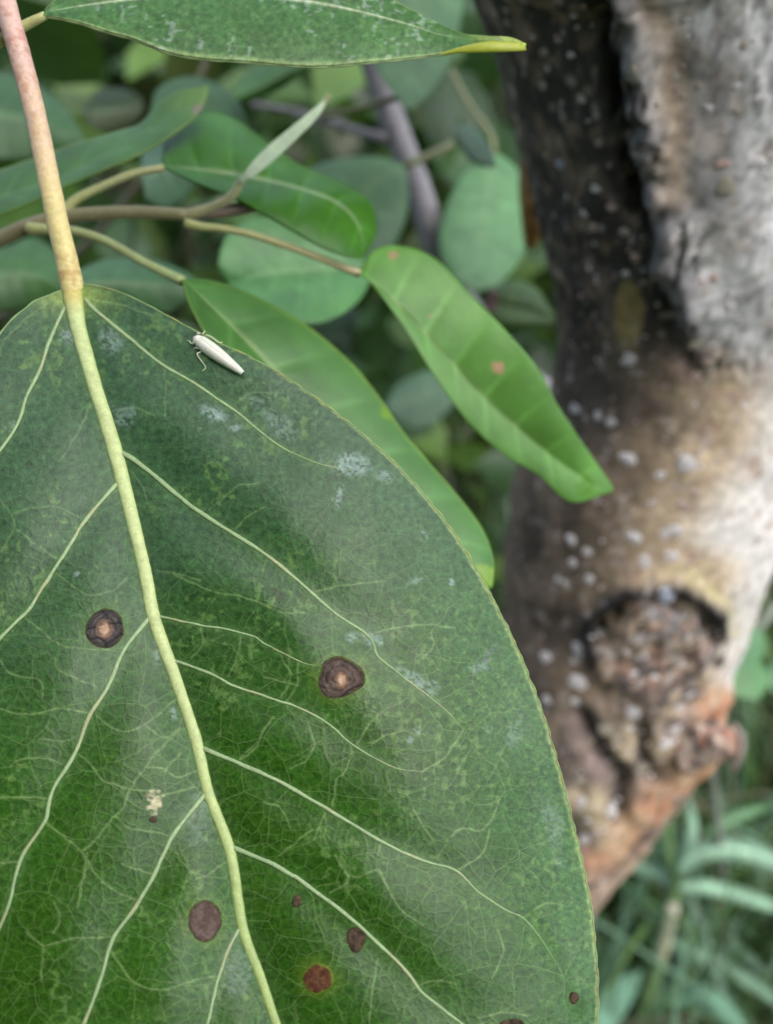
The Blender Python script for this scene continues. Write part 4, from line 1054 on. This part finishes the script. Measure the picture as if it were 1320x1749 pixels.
# ------------------------------------------------------------------ leaves of the shrub beyond
lf = thing('shrub_branch', 'shadowed bluish green leaves on a thin stem behind the long left leaf', 'shrub', P(-200., 700., .30))
stalk('stem', lf, [(420, -60, .24), (350, 110, .235), (250, 300, .24), (60, 500, .26), (-200, 700, .30), (-240, 1000, .42), (-250, 1500, .52)], None, A(9, 11, 13, 14, 15, 16), A(.12, .11, .06), None, 10)
for a in ([(-90, 150), (-20, 122), (60, 142), (110, 182), (146, 240)], [(-90, 190), (0, 195), (80, 215), (146, 244)], [(-90, 250), (-10, 272), (70, 268), (146, 248)], .20, A(.07, .16, .058)), \
         ([(-60, 420), (0, 424), (55, 405), (100, 435), (112, 490)], [(-60, 465), (0, 468), (60, 470), (112, 492)], [(-60, 520), (0, 530), (60, 522), (112, 496)], .165, A(.075, .18, .055)), \
         ([(120, 470), (170, 445), (240, 438), (300, 455), (340, 480)], [(120, 485), (190, 482), (260, 484), (340, 490)], [(120, 500), (190, 525), (270, 542), (340, 500)], .160, A(.08, .185, .075)), \
         ([(396, 168), (415, 130), (450, 108), (525, 108)], [(396, 170), (440, 150), (485, 128), (528, 110)], [(398, 172), (440, 170), (490, 145), (530, 112)], .19, A(.075, .19, .04)), \
         ([(240, 300), (245, 250), (280, 225), (330, 240)], [(244, 305), (280, 285), (310, 270), (335, 245)], [(250, 340), (290, 355), (330, 320), (340, 250)], .165, A(.085, .17, .095)), \
         ([(255, 200), (270, 150), (330, 130), (400, 160), (425, 220)], [(255, 205), (310, 190), (370, 195), (425, 225)], [(260, 240), (320, 270), (390, 260), (425, 230)], .19, A(.07, .16, .052)), \
         ([(140, 185), (165, 155), (205, 150), (240, 165)], [(140, 190), (180, 188), (210, 185), (245, 178)], [(150, 210), (185, 228), (220, 220), (245, 190)], .25, A(.035, .060, .012)), \
         ([(420, 560), (480, 600), (560, 590), (610, 560)], [(430, 545), (490, 560), (550, 555), (612, 540)], [(440, 530), (490, 520), (560, 515), (612, 530)], .24, A(.050, .10, .05)):
    bl(*a, parent=lf, dz=.004)
# small round-leaved weed right of the knot
wr_ = thing('weed_sprig', 'small light green weed sprig right of the trunk knot', 'weed', P(1240., 1500., .50))
stalk('stem', wr_, [(1330, 1030, .33), (1290, 1080, .33), (1255, 1130, .33), (1225, 1190, .335), (1215, 1300, .37), (1235, 1500, .5)], None, A(14, 14, 15, 15), A(.22, .24, .18), None, 10)
bl([(1248, 1140), (1238, 1100), (1262, 1068), (1300, 1078)], [(1250, 1142), (1268, 1115), (1284, 1098), (1302, 1080)], [(1252, 1145), (1290, 1140), (1308, 1110), (1303, 1082)], .30, A(.105, .24, .10), parent=wr_)
bl([(1250, 1130), (1238, 1160), (1255, 1188), (1288, 1198)], [(1252, 1130), (1268, 1155), (1280, 1175), (1290, 1198)], [(1258, 1126), (1300, 1135), (1312, 1168), (1292, 1198)], .295, A(.12, .26, .10), parent=wr_)
bl([(1300, 1150), (1330, 1130), (1380, 1140), (1400, 1170)], [(1302, 1155), (1330, 1160), (1370, 1165), (1400, 1172)], [(1305, 1160), (1330, 1190), (1375, 1190), (1400, 1176)], .31, A(.10, .22, .10), parent=wr_)
# dry curl of bark or leaf beside the trunk
dl = thing('dry_leaf', 'curled orange brown dry leaf against the trunk edge', 'leaf', P(905., 415., .215))
leaf('blade', dl, [(930, 205, .205), (898, 240, .205), (888, 300, .206), (890, 360, .207), (897, 420, .21)], [(932, 205, .202), (912, 250, .200), (906, 310, .200), (910, 370, .202), (903, 424, .208)],
     [(934, 207, .210), (935, 250, .212), (938, 310, .213), (938, 370, .214), (910, 426, .214)], colour=A(.30, .155, .05), rows=40, cols=20, bulge=.1, mid=A(.34, .24, .12), tip=(A(.30, .13, .03), .5), spots=[(905, 225, 26, A(.42, .38, .28))], quilt=.06, vein=.1)

# ------------------------------------------------------------------ tall weed at the lower right
wp_ = thing('meadow_weed', 'pale stemmed weed with long narrow grey green leaves below the trunk', 'weed', P(1060., 1900., .45))
K12 = lambda l: [(a, b, c_ * 1.2) for a, b, c_ in l]
stalk('stem', wp_, K12([(1172, 1462, .385), (1158, 1505, .386), (1150, 1545, .388), (1138, 1595, .392), (1124, 1645, .396), (1112, 1690, .40), (1090, 1760, .41), (1040, 1920, .45), (1010, 2100, .52)]), None, A(14, 22, 22, 24, 26, 22, 22, 22), A(.20, .32, .12), None, 14)
stalk('stem', wp_, K12([(1150, 1548, .3825), (1139, 1595, .3865), (1125, 1643, .3905)]), None, A(20, 22, 20), A(.55, .50, .38), A(.50, .50, .30), 14, label='cream section of the stem')
GG = A(.27, .43, .30)
def narrow(pts, d, w, c0=GG, sag=.0, parent=wp_):
    pts = np.array(pts, float); n_ = len(pts)
    t_ = np.gradient(pts, axis=0); t_ /= np.linalg.norm(t_, axis=1)[:, None]
    nn = np.stack([-t_[:, 1], t_[:, 0]], 1)
    ww = .78 * w / 2 * np.sin(math.pi * np.clip(np.linspace(.12, 1.0, n_), 0, 1)) ** .7
    ds = np.linspace(d[0], d[1], n_) * 1.2
    L_ = [(a[0], a[1], e + .002) for a, e in zip(pts - nn * ww[:, None], ds)]
    R_ = [(a[0], a[1], e + .002) for a, e in zip(pts + nn * ww[:, None], ds)]
    S_ = [(a[0], a[1], e) for a, e in zip(pts, ds)]
    return leaf('leaf', parent, L_, S_, R_, colour=c0, rows=36, cols=12, bulge=.06, nv=1, vein=0, mid=c0 * 1.6, midw=.10, quilt=0, mat=M_GRASS, tilt=.5, rtilt=.3)
narrow([(1160, 1490), (1185, 1462), (1240, 1450), (1300, 1462), (1370, 1500), (1420, 1540)], (.383, .36), 46)
narrow([(1160, 1515), (1200, 1515), (1260, 1528), (1320, 1548), (1390, 1560)], (.382, .37), 36, GG * 1.15)
narrow([(1150, 1515), (1120, 1490), (1080, 1480), (1040, 1490)], (.386, .40), 34)
narrow([(1155, 1500), (1145, 1460), (1140, 1420), (1128, 1375)], (.384, .39), 26, A(.13, .24, .08))
narrow([(1165, 1490), (1180, 1440), (1182, 1400), (1172, 1350)], (.384, .39), 26)
narrow([(1000, 1800), (1030, 1740), (1065, 1690), (1098, 1655)], (.34, .37), 70, A(.20, .37, .26))
narrow([(1115, 1600), (1170, 1620), (1240, 1655), (1310, 1700), (1370, 1760)], (.41, .38), 36, GG * .95)
narrow([(1150, 1720), (1190, 1700), (1240, 1730), (1290, 1790)], (.37, .34), 50, A(.22, .40, .27))
narrow([(1205, 1425), (1240, 1405), (1280, 1388), (1340, 1370)], (.41, .40), 34, A(.13, .26, .12))
narrow([(1090, 1540), (1120, 1580), (1160, 1640), (1180, 1720)], (.42, .41), 22, GG * .7)
narrow([(1230, 1560), (1260, 1620), (1300, 1660), (1330, 1740)], (.43, .41), 28, GG * .75)
narrow([(1180, 1530), (1200, 1590), (1190, 1650), (1200, 1730)], (.43, .42), 20, GG * .75)

rn = random.Random(9)
for k in range(20):
    x0, y0 = rn.uniform(1090, 1360), rn.uniform(1480, 1760)
    an_ = rn.uniform(-2.6, -.3); L_ = rn.uniform(90, 190); cv = rn.uniform(-.8, .8)
    narrow([(x0 + L_ * t * math.cos(an_ + cv * t), y0 + L_ * t * math.sin(an_ + cv * t)) for t in (0, .3, .55, .8, 1)], (rn.uniform(.40, .47), rn.uniform(.39, .45)), rn.uniform(14, 30), A(.24, .40, .26) * rn.uniform(.6, 1.15))

# ------------------------------------------------------------------ grass and undergrowth nobody could count
def scatter_blades(n, area, hmin, hmax, wid, cols_, seed, lean=.5):
    r = np.random.default_rng(seed)
    bx_ = r.uniform(area[0], area[1], n); by_ = r.uniform(area[2], area[3], n)
    hh = r.uniform(hmin, hmax, n); az = r.uniform(0, 2 * math.pi, n); ln = r.uniform(.1, lean, n) * hh
    k_ = 6
    t = np.linspace(0, 1, k_)
    cx = bx_[:, None] + np.cos(az)[:, None] * ln[:, None] * t ** 2
    cy = by_[:, None] + np.sin(az)[:, None] * ln[:, None] * t ** 2
    cz = hh[:, None] * (t - .25 * t ** 3) - .02
    w_ = (r.uniform(.6, 1.3, n) * wid)[:, None] * (1 - t ** 2 * .95) * .5
    wx, wy = -np.sin(az + r.uniform(-.6, .6, n))[:, None] * w_, np.cos(az)[:, None] * w_
    V = np.stack([np.stack([cx - wx, cy - wy, cz], -1), np.stack([cx, cy, cz - .15 * w_], -1), np.stack([cx + wx, cy + wy, cz], -1)], 2).reshape(-1, 3)
    q = np.arange(n)[:, None, None] * k_ * 3
    rr = np.arange(k_ - 1)[None, :, None] * 3; jj = np.arange(2)[None, None, :]
    b0 = q + rr + jj
    Fq = np.stack([b0, b0 + 1, b0 + 4, b0 + 3], -1).reshape(-1, 4)
    cc = np.array(cols_)[r.integers(0, len(cols_), n)] * r.uniform(.65, 1.35, (n, 1))
    return V, Fq, np.repeat(cc, k_ * 3, 0)
GRC = [A(.075, .155, .06), A(.095, .19, .11), A(.06, .13, .04), A(.12, .22, .09), A(.20, .18, .11)]
V1, F1, C1 = scatter_blades(5200, (-.9, 1.1, .20, 1.6), .05, .20, .0050, GRC, 3)
V2, F2, C2 = scatter_blades(6000, (-3, 3, 1.4, 5), .10, .4, .010, GRC, 4)
V3, F3, C3 = scatter_blades(1500, (.06, .60, .17, .75), .10, .25, .0036, [A(.12, .22, .14), A(.15, .26, .16), A(.10, .20, .08), A(.17, .28, .09), A(.24, .22, .14)], 8, .8)
go = part('grass', np.vstack([V1, V2, V3]), np.vstack([F1, F2 + len(V1), F3 + len(V1) + len(V2)]), M_GRASS, None, {'col': np.vstack([C1, C2, C3])}, origin=(0, .5, 0))
go['kind'] = 'stuff'; go['label'] = 'soft tangled green grass covering the ground'; go['category'] = 'grass'

def scatter_leaves(pos, size, cols_, seed, updir=.5):
    """small folded leaves, 4 x 2 quads each"""
    r = np.random.default_rng(seed)
    n = len(pos)
    a = r.normal(size=(n, 3)); a[:, 2] -= .4; a /= np.linalg.norm(a, axis=1)[:, None]
    up = r.normal(size=(n, 3)) * .6 + A(0, -.3, updir); nn = np.cross(a, up); nn /= np.linalg.norm(nn, axis=1)[:, None]
    bz = np.cross(nn, a)
    sz = (size[0] + (size[1] - size[0]) * r.random(n))[:, None, None]
    t = np.array([0, .25, .5, .78, 1.0]); w = np.array([.04, .30, .36, .22, .01])
    V = []
    for j, sg in enumerate((-1, 0, 1)):
        V.append(pos[:, None] + sz * (a[:, None] * t[None, :, None] + nn[:, None] * (sg * w)[None, :, None] + bz[:, None] * ((abs(sg) * .10 * w / .36) - .25 * t ** 2)[None, :, None]))
    V = np.stack(V, 2).reshape(-1, 3)
    b0 = np.arange(n)[:, None, None] * 15 + np.arange(4)[None, :, None] * 3 + np.arange(2)[None, None, :]
    Fq = np.stack([b0, b0 + 1, b0 + 4, b0 + 3], -1).reshape(-1, 4)
    cc = np.array(cols_)[r.integers(0, len(cols_), n)] * r.uniform(.6, 1.4, (n, 1))
    return V, Fq, np.repeat(cc, 15, 0)
SHC = [A(.030, .070, .020), A(.045, .10, .030), A(.060, .13, .035), A(.035, .075, .028), A(.085, .165, .04), A(.055, .075, .02), A(.13, .23, .05)]
r = np.random.default_rng(21)
n = 5200
pos = np.c_[r.uniform(-1.0, 1.0, n), r.uniform(.42, 1.35, n), r.uniform(.0, .62, n)]
pos[:, 2] *= .55 + .6 * np.clip(pos[:, 1] - .1, 0, 1)
V1, F1, C1 = scatter_leaves(pos, (.022, .06), SHC, 22)
n = 5000
pos = np.c_[r.uniform(-3.2, 3.2, n), r.uniform(1.3, 3.4, n), r.uniform(0, 1.1, n)]
V2, F2, C2 = scatter_leaves(pos, (.06, .14), SHC, 23)
uo = part('undergrowth', np.vstack([V1, V2]), np.vstack([F1, F2 + len(V1)]), M_SHRUB, None, {'col': np.vstack([C1, C2])}, origin=(0, .9, 0))
uo['kind'] = 'stuff'; uo['label'] = 'dense dark green undergrowth filling the background'; uo['category'] = 'undergrowth'
# unseen leaves added left of and behind the camera, darkening the blade's reflections
n = 9000
an = r.uniform(math.radians(205), math.radians(287), n); rad = r.uniform(.75, 2.2, n)
pos = np.c_[np.cos(an) * rad, np.sin(an) * rad, r.uniform(0, 3.2, n)]
V, Fq, C = scatter_leaves(pos, (.10, .20), SHC, 24)
to = part('reflection_blocker', V, Fq, M_SHRUB, None, {'col': C}, origin=(-1, -.5, 0))
to['kind'] = 'stuff'; to['label'] = 'unseen dense foliage added to darken reflections'; to['category'] = 'reflection_blocker'
